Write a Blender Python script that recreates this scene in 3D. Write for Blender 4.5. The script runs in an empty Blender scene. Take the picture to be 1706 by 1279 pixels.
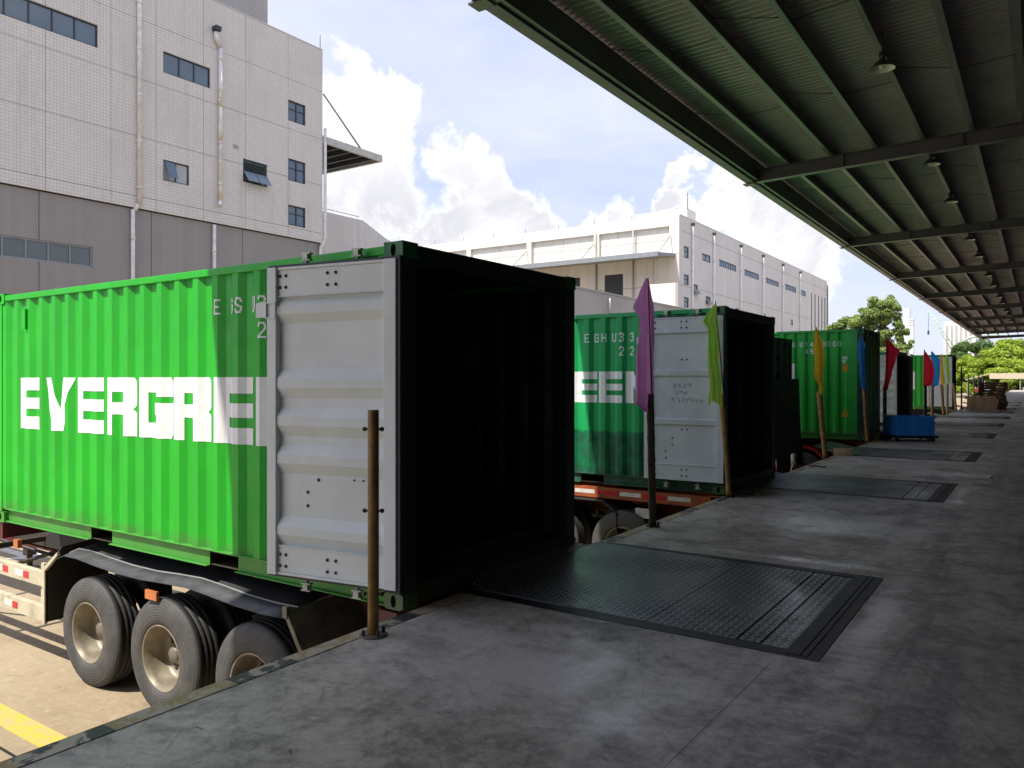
import bpy, math, random
from math import sin, cos, pi, radians, sqrt, atan2
from mathutils import Vector, Matrix
import numpy as np
random.seed(7)
sc = bpy.context.scene
COL = sc.collection

# ------------------------------------------------------------------ camera
cam = bpy.data.objects.new('camera', bpy.data.cameras.new('camera'))
COL.objects.link(cam)
cam.location = (0, 0, 1.6)
cam.rotation_euler = (radians(90), 0, radians(34.16))
cam.data.sensor_width = 36
cam.data.lens = 27.37
cam.data.shift_y = -0.0044
cam.data.clip_end = 3000
sc.camera = cam

# ------------------------------------------------------------------ exposure, sun, sky
EXPOSURE = 1.2
SUN = 3.05
SKY = 0.135
sc.view_settings.view_transform = 'Standard'
sc.view_settings.look = 'None'
sc.view_settings.exposure = EXPOSURE
sc.view_settings.gamma = 1
sc.view_settings.use_curve_mapping = False
sundir = Vector((-0.12, -0.5, 0.866)).normalized()          # towards the sun
sl = bpy.data.lights.new('sun', 'SUN'); sl.energy = SUN; sl.angle = radians(0.53); sl.color = (1, 0.94, 0.83)
so = bpy.data.objects.new('sun', sl); COL.objects.link(so)
so.rotation_euler = (-sundir).to_track_quat('-Z', 'Y').to_euler()

world = bpy.data.worlds.new('World'); sc.world = world; world.use_nodes = True
nt = world.node_tree; nt.nodes.clear()
class NT:
    def __init__(s, t): s.t = t
    def n(s, typ, **kw):
        nd = s.t.nodes.new(typ)
        for k, v in kw.items():
            if k.startswith('i_'):
                nd.inputs[int(k[2:])].default_value = v
            else: setattr(nd, k, v)
        return nd
    def l(s, a, b): s.t.links.new(a, b)
    def _in(s, nd, i, v):
        if v is None: return
        if hasattr(v, 'is_output') or isinstance(v, bpy.types.NodeSocket): s.l(v, nd.inputs[i])
        else: nd.inputs[i].default_value = v
    def m(s, op, a, b=None, c=None, clamp=False):
        nd = s.t.nodes.new('ShaderNodeMath'); nd.operation = op; nd.use_clamp = clamp
        for i, v in enumerate((a, b, c)): s._in(nd, i, v)
        return nd.outputs[0]
    def vm(s, op, a, b=None, out=0):
        nd = s.t.nodes.new('ShaderNodeVectorMath'); nd.operation = op
        s._in(nd, 0, a)
        if op == 'SCALE': s._in(nd, 3, b)
        else: s._in(nd, 1, b)
        return nd.outputs[out]
    def ramp(s, v, a, b, lo=0.0, hi=1.0, smooth=True):
        nd = s.t.nodes.new('ShaderNodeMapRange')
        if smooth: nd.interpolation_type = 'SMOOTHSTEP'
        s._in(nd, 0, v)
        for i, q in zip((1, 2, 3, 4), (a, b, lo, hi)): nd.inputs[i].default_value = q
        return nd.outputs[0]
    def noise(s, vec, scale, detail=4, rough=.5, dist=0.0, dim='3D', col=False):
        nd = s.t.nodes.new('ShaderNodeTexNoise')
        if vec is not None: s.l(vec, nd.inputs['Vector'])
        nd.inputs['Scale'].default_value = scale; nd.inputs['Detail'].default_value = detail
        nd.inputs['Roughness'].default_value = rough; nd.inputs['Distortion'].default_value = dist
        return nd.outputs[1 if col else 0]
    def mix(s, f, a, b, mode='MIX'):
        nd = s.t.nodes.new('ShaderNodeMix'); nd.data_type = 'RGBA'; nd.blend_type = mode
        s._in(nd, 0, f)
        for i, v in ((6, a), (7, b)):
            if isinstance(v, (tuple, list)): nd.inputs[i].default_value = (*v[:3], 1)
            else: s.l(v, nd.inputs[i])
        return nd.outputs[2]
    def sep(s, v):
        nd = s.t.nodes.new('ShaderNodeSeparateXYZ'); s.l(v, nd.inputs[0]); return nd.outputs
    def comb(s, x, y, z):
        nd = s.t.nodes.new('ShaderNodeCombineXYZ')
        for i, v in enumerate((x, y, z)): s._in(nd, i, v)
        return nd.outputs[0]

W = NT(nt)
tc = W.n('ShaderNodeTexCoord')
D = W.vm('NORMALIZE', tc.outputs['Generated'])
sky = W.n('ShaderNodeTexSky', sky_type='NISHITA', sun_disc=False)
sky.sun_elevation = radians(60); sky.sun_rotation = atan2(sundir.x, sundir.y)
sky.air_density = 1.0; sky.dust_density = 1.5; sky.ozone_density = 2.0
dx, dy, dz = W.sep(D)
zc = W.m('ADD', W.m('MAXIMUM', dz, 0.0), 0.18)
flat = W.comb(W.m('DIVIDE', dx, zc), W.m('DIVIDE', dy, zc), 0.0)     # a cloud deck seen in perspective
veil = W.noise(flat, 0.75, 7, .55, .6)
veil2 = W.noise(flat, 2.3, 6, .6, 1.2)
# base blue: sky made milky
base = W.mix(0.82, sky.outputs[0], (2.3, 2.6, 3.7))
vm = W.m('ADD', W.ramp(veil, .34, .62, 0.15, .9), W.ramp(veil2, .45, .75, 0, .3), clamp=True)
vm = W.m('MAXIMUM', vm, W.ramp(dz, 0.22, 0.0, 0, .82))
c1 = W.mix(vm, base, (3.2, 3.35, 4.1))
# heaped clouds
wob = W.noise(D, 9.0, 9, .62, .25, col=True)
wobv = W.vm('SCALE', W.vm('SUBTRACT', wob, (.5, .5, .5)), 0.22)
wob2 = W.noise(D, 3.5, 4, .5, 0, col=True)
wobv2 = W.vm('SCALE', W.vm('SUBTRACT', wob2, (.5, .5, .5)), 0.10)
Dw = W.vm('ADD', W.vm('ADD', D, wobv), wobv2)
blobs = [((-.700, .645, .325), .070), ((-.640, .700, .330), .048), ((-.672, .700, .275), .070), ((-.712, .666, .215), .085),
         ((-.585, .772, .258), .056), ((-.561, .800, .215), .062), ((-.620, .762, .195), .075), ((-.520, .830, .180), .055), ((-.66, .72, .23), .06),
         ((-.360, .905, .225), .036), ((-.30, .935, .20), .055), ((-.24, .955, .15), .075), ((-.43, .89, .16), .05),
         ((.5, .75, .30), .22), ((.75, .2, .35), .25), ((.3, -.8, .4), .2), ((-.5, -.75, .3), .22), ((-.93, -.1, .3), .18), ((.0, .1, .99), .0)]
dens = None
for c, r in blobs:
    if r <= 0: continue
    d = W.vm('DISTANCE', Dw, c, out=1)
    q = W.m('SUBTRACT', 1.0, W.m('DIVIDE', d, r))
    dens = q if dens is None else W.m('MAXIMUM', dens, q)
edge = W.ramp(dens, -0.04, 0.30)
shn = W.noise(W.vm('ADD', D, (0, 0, .035)), 7.0, 8, .62, .4)
shade = W.m('MULTIPLY', W.ramp(dens, .04, .45, 0, 1), W.ramp(shn, .38, .56, 0.25, 1.0))
shade = W.m('MULTIPLY', shade, W.ramp(dz, .34, .20, .15, 1))
cc = W.mix(shade, (4.4, 4.4, 4.45), (3.0, 3.0, 3.25))
c2 = W.mix(edge, c1, cc)
# thin cloud scatters forward: veil brightened towards the unseen sun, added to lift shade
aur = W.m('POWER', W.m('MAXIMUM', W.vm('DOT_PRODUCT', D, tuple(sundir), out=1), 0.0), 3.0)
c2 = W.vm('SCALE', c2, W.m('ADD', 1.0, W.m('MULTIPLY', aur, 0.8)))
bg = W.n('ShaderNodeBackground'); bg.inputs[1].default_value = SKY * 0.88
W.l(c2, bg.inputs[0])
wo = W.n('ShaderNodeOutputWorld'); W.l(bg.outputs[0], wo.inputs[0])

# ------------------------------------------------------------------ materials
MATS = {}
def mat(name, col, rough=.6, metal=0.0, var=.12, vscale=3.0, col2=None, bump=0.0, bscale=40.0, spec=.5, dirt=0.0, dirtcol=(.08, .06, .04), emit=None, coords='Object', dscale=1.3, rvar=.0):
    if name in MATS: return MATS[name]
    m = bpy.data.materials.new(name); m.use_nodes = True; t = m.node_tree; t.nodes.clear(); N = NT(t)
    p = N.n('ShaderNodeBsdfPrincipled'); o = N.n('ShaderNodeOutputMaterial'); N.l(p.outputs[0], o.inputs[0])
    if coords == 'Object': V = N.n('ShaderNodeTexCoord').outputs['Object']
    else: V = N.n('ShaderNodeNewGeometry').outputs['Position']
    c2_ = col2 or tuple(max(0, x * (1 - 2 * var)) for x in col)
    f = N.ramp(N.noise(V, vscale, 6, .6, .3), .32, .68)
    c = N.mix(f, col, c2_)
    rsock = rough
    if dirt > 0:
        dn = N.noise(V, dscale, 8, .68, .6)
        df = N.ramp(dn, .52, .72, 0, dirt)
        c = N.mix(df, c, dirtcol)
    N.l(c, p.inputs['Base Color'])
    if rvar: N.l(N.ramp(N.noise(V, vscale * 2.3, 5, .6), .35, .65, max(.02, rough - rvar), min(1, rough + rvar)), p.inputs['Roughness'])
    else: p.inputs['Roughness'].default_value = rough
    p.inputs['Metallic'].default_value = metal
    p.inputs['Specular IOR Level'].default_value = spec
    if bump:
        b = N.n('ShaderNodeBump'); b.inputs['Strength'].default_value = min(1, bump); b.inputs['Distance'].default_value = .01
        N.l(N.noise(V, bscale, 5, .6), b.inputs['Height']); N.l(b.outputs[0], p.inputs['Normal'])
    if emit:
        p.inputs['Emission Color'].default_value = (*emit[:3], 1); p.inputs['Emission Strength'].default_value = emit[3]
    MATS[name] = m; return m

def begin(name):
    m = bpy.data.materials.new(name); m.use_nodes = True; t = m.node_tree; t.nodes.clear(); N = NT(t)
    p = N.n('ShaderNodeBsdfPrincipled'); o = N.n('ShaderNodeOutputMaterial'); N.l(p.outputs[0], o.inputs[0])
    MATS[name] = m
    return m, N, p

def container_paint(name, col, stain=0.0, staincol=(.01, .06, .06)):
    m, N, p = begin(name)
    V = N.n('ShaderNodeTexCoord').outputs['Object']
    x, y, z = N.sep(V)
    stretched = N.comb(N.m('MULTIPLY', x, 7.0), N.m('MULTIPLY', y, 7.0), N.m('MULTIPLY', z, .7))
    streak = N.ramp(N.noise(stretched, 1.0, 6, .65), .5, .75, 0, .35)
    c = N.mix(N.ramp(N.noise(V, 1.1, 5, .6), .3, .7), col, tuple(v * .82 for v in col))
    c = N.mix(streak, c, tuple(v * .55 + .008 for v in col))
    sc_ = N.ramp(N.noise(V, 22, 6, .75), .66, .72, 0, .55)           # chips and scuffs
    c = N.mix(sc_, c, (.10, .07, .04))
    foot = N.m('ADD', z, N.m('MULTIPLY', N.noise(V, 6, 7, .7), -.35)); c = N.mix(N.ramp(foot, .12, -.06, 0, .45), c, (.10, .085, .055))
    rust = N.noise(N.comb(N.m('MULTIPLY', x, 9.0), N.m('MULTIPLY', y, 9.0), N.m('MULTIPLY', z, 2.2)), 1.0, 8, .72); c = N.mix(N.ramp(rust, .70, .75, 0, .8), c, (.13, .05, .02))
    if stain:
        edge = N.m('ADD', z, N.m('MULTIPLY', N.noise(V, 9, 6, .7), .16))
        f = N.m('MULTIPLY', N.ramp(edge, .90, .86), N.ramp(N.noise(V, 5, 6, .7), .25, .75, .45, 1))
        c = N.mix(N.m('MULTIPLY', f, stain), c, staincol)
    N.l(c, p.inputs['Base Color'])
    N.l(N.ramp(N.noise(V, 4, 4, .6), .3, .7, .38, .58), p.inputs['Roughness'])
    b = N.n('ShaderNodeBump'); b.inputs['Strength'].default_value = .25; b.inputs['Distance'].default_value = .02
    N.l(N.noise(V, 3.0, 4, .55), b.inputs['Height']); N.l(b.outputs[0], p.inputs['Normal'])
    return m

G1 = container_paint('container_green', (.008, .42, .010))
G2 = container_paint('container_teal_green', (.005, .37, .10), stain=.95, staincol=(.006, .035, .04))
G3 = container_paint('container_mid_green', (.010, .40, .035))
G4 = container_paint('container_fresh_green', (.02, .40, .03))
GD = container_paint('container_very_dark', (.010, .014, .016))
GE = container_paint('end_frame_shade_green', (.005, .028, .022))  # shade on door-end posts, header and sill painted into the green
GC = container_paint('casting_shade_green', (.006, .15, .03))  # door-end castings, their green darkened with painted shade
GI = container_paint('interior_painted_shade', (.018, .022, .024))  # darkness inside the containers put into the colour
DOORG = mat('door_grey', (.68, .73, .72), .45, var=.05, vscale=2, dirt=.25, dirtcol=(.5, .52, .5), dscale=1.8)
DOORG2 = mat('door_grey_worn', (.66, .71, .74), .5, var=.08, vscale=2, dirt=.4, dirtcol=(.42, .45, .47))
WHITE = mat('white_lettering', (.86, .87, .88), .5, var=.04, vscale=6, dirt=.18, dirtcol=(.5, .55, .5), dscale=4)
PLY = mat('plywood_floor', (.05, .032, .02), .7, var=.2)
RUB = mat('black_rubber', (.012, .012, .013), .6, var=.2)
BOLT = mat('bolt_steel', (.16, .17, .17), .4, .8)
CAM = mat('cam_keeper_pale', (.55, .57, .52), .5, .2)
YPOST = mat('ochre_post_paint', (.27, .145, .022), .5, var=.25, vscale=9, dirt=.75, dirtcol=(.05, .035, .02), dscale=5)
BAMB = mat('bamboo', (.42, .25, .075), .5, var=.2, vscale=8, dirt=.5, dirtcol=(.12, .06, .03), dscale=6)
STICK = mat('dark_stick', (.06, .05, .04), .6)
STEELD = mat('dark_worn_steel', (.045, .042, .04), .55, .3, dirt=.5, dirtcol=(.12, .07, .04))
MAROON = mat('maroon_chassis', (.10, .012, .016), .5, var=.2, dirt=.3, dirtcol=(.05, .03, .03))
ORANGE = mat('orange_chassis', (.42, .095, .03), .55, var=.2, vscale=5, dirt=.5, dirtcol=(.12, .05, .03), dscale=4)
RED = mat('red_chassis', (.42, .015, .02), .45, var=.15, dirt=.3)
MUDG = mat('mudguard_grey', (.060, .062, .066), .5, .2, var=.25, vscale=6, dirt=.4, dirtcol=(.11, .10, .085), dscale=3)
CREAM = mat('cream_rail_paint', (.52, .47, .34), .55, var=.1, vscale=6, dirt=.5, dirtcol=(.2, .14, .08), dscale=6)
TAN = mat('rusty_tan_plate', (.22, .19, .13), .6, var=.2, vscale=7, dirt=.6, dirtcol=(.07, .05, .03), dscale=7)
REFR = mat('reflector_red', (.60, .02, .03), .4)
REFW = mat('reflector_white', (.75, .72, .66), .4, dirt=.4, dirtcol=(.4, .3, .2), dscale=12)
AMBER = mat('amber_lamp', (.55, .17, .05), .35)
RIM = mat('dusty_cream_rim', (.30, .26, .19), .45, .25, var=.2, vscale=5, dirt=.45, dirtcol=(.11, .075, .05), dscale=14)
HUB = mat('dusty_hub', (.22, .19, .15), .5, .3, var=.2, dirt=.6, dirtcol=(.05, .035, .025), dscale=9)
CANS = mat('canopy_sheet', (.38, .345, .35), .5, .1, var=.12, vscale=.6, dirt=.25, dirtcol=(.05, .055, .045))
CANP = mat('canopy_purlin_steel', (.21, .195, .205), .45, .2, var=.15, vscale=1)
CANB = mat('canopy_beam_steel', (.115, .11, .12), .45, .2, var=.12, vscale=1)
GUTT = mat('gutter_grey', (.13, .11, .13), .5, .0, var=.15, vscale=1)
LAMPI = mat('lamp_inner_white', (.80, .80, .72), .35)
LAMPO = mat('lamp_outer_dark', (.05, .055, .05), .4, .3)
PIPEW = mat('white_pipe', (.74, .72, .68), .5, dirt=.25, dirtcol=(.4, .38, .33))
PIPEY = mat('yellowed_pipe', (.68, .62, .46), .5)
FRAME = mat('window_frame_dark', (.045, .055, .06), .45, .3)
FRAMEL = mat('window_frame_grey', (.30, .32, .33), .45, .3)
DOORK = mat('dark_shutter', (.02, .025, .03), .5)
BLUEP = mat('blue_plastic', (.03, .36, 1.0), .3, var=.1)
WOOD1 = mat('pale_pallet_wood', (.55, .36, .20), .75, var=.25, vscale=6)
WOOD2 = mat('dark_pallet_wood', (.20, .11, .07), .75, var=.3, vscale=6)
STONE = mat('dark_stone', (.11, .10, .085), .85, var=.3, vscale=8, bump=.6, bscale=20)
PAPER = mat('white_paper', (.8, .8, .8), .6)
YELLP = mat('yellow_paint', (.62, .40, .03), .5, var=.15, vscale=3)
STICKO = mat('orange_sticker', (.75, .28, .02), .5)
CRANEP = mat('pale_green_crane', (.36, .47, .38), .5)
TOWERW = mat('pale_tower', (.70, .71, .73), .6)
ROOFB = mat('beige_sheet_roof', (.55, .47, .34), .5, var=.08)
BARK = mat('bark', (.09, .07, .05), .9, var=.3, vscale=4)

def glass(name, tint, rough=.08):
    m, N, p = begin(name)
    V = N.n('ShaderNodeNewGeometry').outputs['Position']
    N.l(N.mix(N.noise(V, .8, 3), tint, tuple(v * .6 for v in tint)), p.inputs['Base Color'])
    p.inputs['Roughness'].default_value = rough; p.inputs['Specular IOR Level'].default_value = .8
    b = N.n('ShaderNodeBump'); b.inputs['Strength'].default_value = .1; b.inputs['Distance'].default_value = .02
    N.l(N.noise(V, 1.4, 2), b.inputs['Height']); N.l(b.outputs[0], p.inputs['Normal'])
    return m
GLB = glass('blue_window_glass', (.10, .16, .22)); GLD = glass('dark_window_glass', (.10, .13, .13)); GLP = glass('pale_curtained_glass', (.45, .47, .45))

def cloth(name, col):
    m, N, p = begin(name); t = N.t
    V = N.n('ShaderNodeTexCoord').outputs['Object']
    c = N.mix(N.noise(V, 6, 4), col, tuple(v * .8 for v in col)); N.l(c, p.inputs['Base Color']); p.inputs['Roughness'].default_value = .7
    tr = N.n('ShaderNodeBsdfTranslucent'); N.l(c, tr.inputs[0])
    mx = N.n('ShaderNodeMixShader'); mx.inputs[0].default_value = .55
    N.l(p.outputs[0], mx.inputs[1]); N.l(tr.outputs[0], mx.inputs[2])
    o = [n for n in t.nodes if n.type == 'OUTPUT_MATERIAL'][0]; N.l(mx.outputs[0], o.inputs[0])
    return m
FL = {'purple': cloth('purple_cloth', (.86, .34, .78)), 'green': cloth('lime_cloth', (.55, .92, .14)), 'yellow': cloth('yellow_cloth', (.95, .66, .03)),
      'blue': cloth('blue_cloth', (.05, .38, .95)), 'red': cloth('red_cloth', (.78, .03, .07)), 'dark': cloth('dark_cloth', (.02, .02, .02))}

def tile_wall(name, col, mortar, sx, sz, axis, streak=.35):
    m, N, p = begin(name)
    V = N.n('ShaderNodeNewGeometry').outputs['Position']
    x, y, z = N.sep(V)
    u = y if axis == 'y' else x
    fu = N.m('FRACT', N.m('DIVIDE', u, sx)); fz = N.m('FRACT', N.m('DIVIDE', z, sz))
    ju = N.m('MAXIMUM', N.m('GREATER_THAN', fu, .87), N.m('GREATER_THAN', fz, .85))
    cell = N.comb(N.m('FLOOR', N.m('DIVIDE', u, sx)), N.m('FLOOR', N.m('DIVIDE', z, sz)), 0.0)
    wn = N.n('ShaderNodeTexWhiteNoise'); N.l(cell, wn.inputs[0])
    c = N.mix(N.m('MULTIPLY', wn.outputs[0], .5), col, tuple(v * .86 for v in col))
    c = N.mix(N.m('MULTIPLY', ju, .8), c, mortar)
    st = N.comb(N.m('MULTIPLY', u, 1.6), N.m('MULTIPLY', z, .12), 0.0)
    c = N.mix(N.ramp(N.noise(st, 1.0, 7, .65), .5, .78, 0, streak), c, tuple(v * .5 for v in col))
    c = N.mix(N.ramp(N.noise(V, .35, 6, .6), .4, .7, 0, .25), c, tuple(v * .7 for v in col))
    N.l(c, p.inputs['Base Color']); p.inputs['Roughness'].default_value = .55
    b = N.n('ShaderNodeBump'); b.inputs['Strength'].default_value = .5; b.inputs['Distance'].default_value = .01; b.invert = True
    N.l(ju, b.inputs['Height']); N.l(b.outputs[0], p.inputs['Normal'])
    return m
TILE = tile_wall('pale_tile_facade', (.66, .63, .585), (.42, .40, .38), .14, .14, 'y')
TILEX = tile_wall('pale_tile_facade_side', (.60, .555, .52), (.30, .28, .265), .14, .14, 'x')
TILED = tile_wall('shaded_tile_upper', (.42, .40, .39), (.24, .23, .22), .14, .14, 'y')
GREYR = tile_wall('grey_ribbed_base', (.27, .255, .24), (.258, .243, .23), .28, 50., 'y', .2)
BWALL = tile_wall('cream_panel_facade', (.62, .595, .56), (.57, .545, .51), 1.3, 60., 'y')
BWALLX = tile_wall('cream_panel_facade_sunlit', (.68, .645, .57), (.59, .55, .48), 1.3, 60., 'x')  # brighter and warmer than the long side: sunlight put into the colour
GREYW = mat('grey_render', (.36, .345, .33), .8, var=.1, vscale=.3, coords='World', dirt=.3, dirtcol=(.25, .23, .2), dscale=.4)
DARKW = mat('warehouse_wall_grey', (.05, .05, .05), .7, var=.1, vscale=.3, coords='World')

# dock concrete
def dock_mat():
    m, N, p = begin('worn_dark_dock_concrete')
    V = N.n('ShaderNodeNewGeometry').outputs['Position']
    x, y, z = N.sep(V)
    blot = N.noise(V, .5, 9, .62, .4); mid = N.noise(V, 2.4, 9, .70, .7); fine = N.noise(V, 16, 9, .75)
    c = N.mix(N.ramp(blot, .36, .62), (.47, .42, .355), (.57, .53, .47))
    c = N.mix(N.ramp(mid, .46, .60, 0, .75), c, (.22, .19, .16))
    c = N.mix(N.ramp(N.noise(V, .9, 8, .72, 1.5), .50, .64, 0, .75), c, (.15, .138, .128))
    c = N.mix(N.ramp(N.noise(V, 5.5, 10, .8, .5), .47, .60, 0, .55), c, (.17, .155, .14))
    c = N.mix(N.ramp(N.noise(V, 8.5, 10, .82, .3), .54, .64, 0, .5), c, (.74, .70, .64))
    # wheel tracks of fork lifts along the dock
    tr = N.noise(N.comb(N.m('MULTIPLY', x, 3.2), N.m('MULTIPLY', y, .22), 0.0), 1.0, 8, .66, .5)
    c = N.mix(N.m('MULTIPLY', N.ramp(tr, .44, .64, 0, .75), N.ramp(x, -2.2, -.5, .25, 1)), c, (.12, .115, .11))
    # turning scuffs, long thin scratches in two directions
    for a, b, w_ in ((1.0, .35, 1.3), (-.45, 1.0, 1.0), (.8, -.9, 1.7)):
        u = N.m('ADD', N.m('MULTIPLY', x, a), N.m('MULTIPLY', y, b)); v = N.m('SUBTRACT', N.m('MULTIPLY', x, b), N.m('MULTIPLY', y, a))
        sc1 = N.noise(N.comb(N.m('MULTIPLY', u, .55 * w_), N.m('MULTIPLY', v, 16.0), 0.0), 1.0, 6, .6, .8)
        c = N.mix(N.ramp(sc1, .62, .68, 0, .5), c, (.10, .095, .09))
    # small black rubber dabs and pale dust specks
    c = N.mix(N.ramp(N.noise(N.comb(N.m('MULTIPLY', x, 3.0), N.m('MULTIPLY', y, 7.0), 0.0), 1.3, 4, .55, .4), .70, .73, 0, .85), c, (.05, .05, .05))
    c = N.mix(N.ramp(fine, .40, .72, 0, .5), c, (.72, .70, .67))
    c = N.mix(N.ramp(N.noise(V, 60, 3, .7), .62, .70, 0, .4), c, (.12, .115, .11))
    c = N.mix(N.m('MULTIPLY', N.ramp(x, -1.2, .6, 0, 1), N.ramp(N.noise(V, .7, 6, .6), .3, .6, .35, .75)), c, (.13, .125, .12))     # shade over the right side of the floor painted into the colour
    # pale worn concrete round the pits; polished patches with painted-in sky sheen
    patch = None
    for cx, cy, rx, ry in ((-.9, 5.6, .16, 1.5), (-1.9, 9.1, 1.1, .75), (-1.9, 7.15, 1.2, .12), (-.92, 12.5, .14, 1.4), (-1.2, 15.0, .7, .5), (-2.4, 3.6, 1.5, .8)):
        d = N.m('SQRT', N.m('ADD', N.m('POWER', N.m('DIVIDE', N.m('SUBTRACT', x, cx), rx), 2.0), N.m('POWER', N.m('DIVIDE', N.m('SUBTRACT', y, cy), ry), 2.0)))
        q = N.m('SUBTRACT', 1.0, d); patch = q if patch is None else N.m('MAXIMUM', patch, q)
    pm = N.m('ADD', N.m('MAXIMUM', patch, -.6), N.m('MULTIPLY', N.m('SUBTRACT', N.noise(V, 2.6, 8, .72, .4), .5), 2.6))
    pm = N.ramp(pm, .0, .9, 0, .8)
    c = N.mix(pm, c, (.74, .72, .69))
    N.l(c, p.inputs['Base Color'])
    r = N.m('ADD', N.ramp(blot, .38, .60, .34, .55), N.ramp(fine, .3, .7, -.06, .12))
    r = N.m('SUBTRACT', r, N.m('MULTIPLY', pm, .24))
    r = N.m('ADD', r, N.ramp(mid, .5, .62, 0, .12))
    N.l(r, p.inputs['Roughness'])
    b = N.n('ShaderNodeBump'); b.inputs['Strength'].default_value = .6; b.inputs['Distance'].default_value = .004
    N.l(N.m('ADD', fine, N.m('MULTIPLY', mid, 1.5)), b.inputs['Height']); N.l(b.outputs[0], p.inputs['Normal'])
    return m
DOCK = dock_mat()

def yard_mat():
    m, N, p = begin('sun_bleached_yard_concrete')
    V = N.n('ShaderNodeNewGeometry').outputs['Position']
    x, y, z = N.sep(V)
    a = N.noise(V, .5, 8, .6, .3); f = N.noise(V, 14, 8, .7)
    c = N.mix(N.ramp(a, .35, .65), (.27, .205, .13), (.34, .27, .18))
    st = N.noise(N.comb(N.m('MULTIPLY', x, 1.0), N.m('MULTIPLY', y, 5.0), 0.0), 2.2, 8, .7)
    c = N.mix(N.ramp(st, .5, .75, 0, .45), c, (.16, .12, .075))
    c = N.mix(N.ramp(f, .45, .75, 0, .4), c, (.44, .37, .27))
    c = N.mix(N.ramp(N.noise(V, 1.7, 7, .7, 1.0), .54, .70, 0, .6), c, (.15, .115, .08))
    N.l(c, p.inputs['Base Color']); p.inputs['Roughness'].default_value = .85
    b = N.n('ShaderNodeBump'); b.inputs['Strength'].default_value = .5; b.inputs['Distance'].default_value = .01
    w = N.n('ShaderNodeTexWave'); w.bands_direction = 'DIAGONAL'; w.inputs['Scale'].default_value = 14; w.inputs['Distortion'].default_value = 6; w.inputs['Detail'].default_value = 4
    N.l(V, w.inputs['Vector'])
    N.l(f, b.inputs['Height']); N.l(b.outputs[0], p.inputs['Normal'])
    return m
YARD = yard_mat()

def checker(name, pitch):
    m, N, p = begin(name)
    V = N.n('ShaderNodeNewGeometry').outputs['Position']
    x, y, z = N.sep(V)
    ux = N.m('DIVIDE', x, pitch); uy = N.m('DIVIDE', y, pitch)
    par = N.m('MODULO', N.m('ADD', N.m('ADD', N.m('FLOOR', ux), N.m('FLOOR', uy)), 4000.0), 2.0)
    fx = N.m('SUBTRACT', N.m('FRACT', ux), .5); fy = N.m('SUBTRACT', N.m('FRACT', uy), .5)
    s = N.m('SUBTRACT', N.m('MULTIPLY', par, 2.0), 1.0)
    a = N.m('MULTIPLY', N.m('ADD', fx, N.m('MULTIPLY', fy, s)), .7071)
    b_ = N.m('MULTIPLY', N.m('SUBTRACT', fx, N.m('MULTIPLY', fy, s)), .7071)
    e = N.m('ADD', N.m('POWER', N.m('DIVIDE', a, .52), 2.0), N.m('POWER', N.m('DIVIDE', b_, .17), 2.0))
    h = N.ramp(e, 1.0, .55)
    wear = N.noise(V, 1.1, 7, .65, .5)
    c = N.mix(N.ramp(wear, .38, .64), (.06, .068, .072), (.16, .175, .18))
    c = N.mix(N.m('MULTIPLY', h, .9), c, (.42, .46, .47))
    c = N.mix(N.ramp(N.noise(V, 4, 7, .7, .8), .56, .7, 0, .6), c, (.028, .026, .025))
    N.l(c, p.inputs['Base Color']); p.inputs['Metallic'].default_value = .35
    N.l(N.m('SUBTRACT', N.ramp(wear, .3, .7, .52, .30), N.m('MULTIPLY', h, .08)), p.inputs['Roughness'])
    bp = N.n('ShaderNodeBump'); bp.inputs['Strength'].default_value = .9; bp.inputs['Distance'].default_value = .005
    N.l(h, bp.inputs['Height']); N.l(bp.outputs[0], p.inputs['Normal'])
    return m
CHK = checker('checker_plate', .05)

def tyre_mat():
    m, N, p = begin('dusty_tyre_rubber')
    V = N.n('ShaderNodeTexCoord').outputs['Object']
    x, y, z = N.sep(V)
    r = N.m('SQRT', N.m('ADD', N.m('MULTIPLY', x, x), N.m('MULTIPLY', z, z)))
    ring = N.noise(N.comb(N.m('MULTIPLY', r, 30.0), 0.0, 0.0), 1.0, 3, .6)
    c = N.mix(N.ramp(N.noise(V, 5, 6, .65, .4), .35, .65), (.045, .044, .043), (.078, .074, .070))
    c = N.mix(N.ramp(ring, .4, .65, 0, .5), c, (.05, .05, .048))
    c = N.mix(N.ramp(r, .505, .522, 0, .5), c, (.05, .048, .045))
    c = N.mix(N.m('GREATER_THAN', r, .528), c, (.014, .014, .014))
    N.l(c, p.inputs['Base Color']); p.inputs['Roughness'].default_value = .72
    b = N.n('ShaderNodeBump'); b.inputs['Strength'].default_value = .6; b.inputs['Distance'].default_value = .004
    N.l(N.m('ADD', N.m('MULTIPLY', N.m('SINE', N.m('MULTIPLY', r, 260.0)), .4), N.noise(V, 30, 4)), b.inputs['Height']); N.l(b.outputs[0], p.inputs['Normal'])
    return m
TYRE = tyre_mat()

def edge_mat():
    m, N, p = begin('worn_black_yellow_edge_paint')
    V = N.n('ShaderNodeNewGeometry').outputs['Position']
    x, y, z = N.sep(V)
    f = N.m('GREATER_THAN', N.m('FRACT', N.m('DIVIDE', N.m('ADD', y, .18), 1.05)), .62)
    c = N.mix(f, (.36, .27, .13), (.045, .047, .052))
    n = N.noise(V, 7, 8, .72, .5)
    c = N.mix(N.ramp(n, .47, .56, 0, 1), c, (.46, .41, .33))
    N.l(c, p.inputs['Base Color']); p.inputs['Roughness'].default_value = .6
    b = N.n('ShaderNodeBump'); b.inputs['Strength'].default_value = .5; b.inputs['Distance'].default_value = .004
    N.l(n, b.inputs['Height']); N.l(b.outputs[0], p.inputs['Normal'])
    return m
EDGE = edge_mat()

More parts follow.
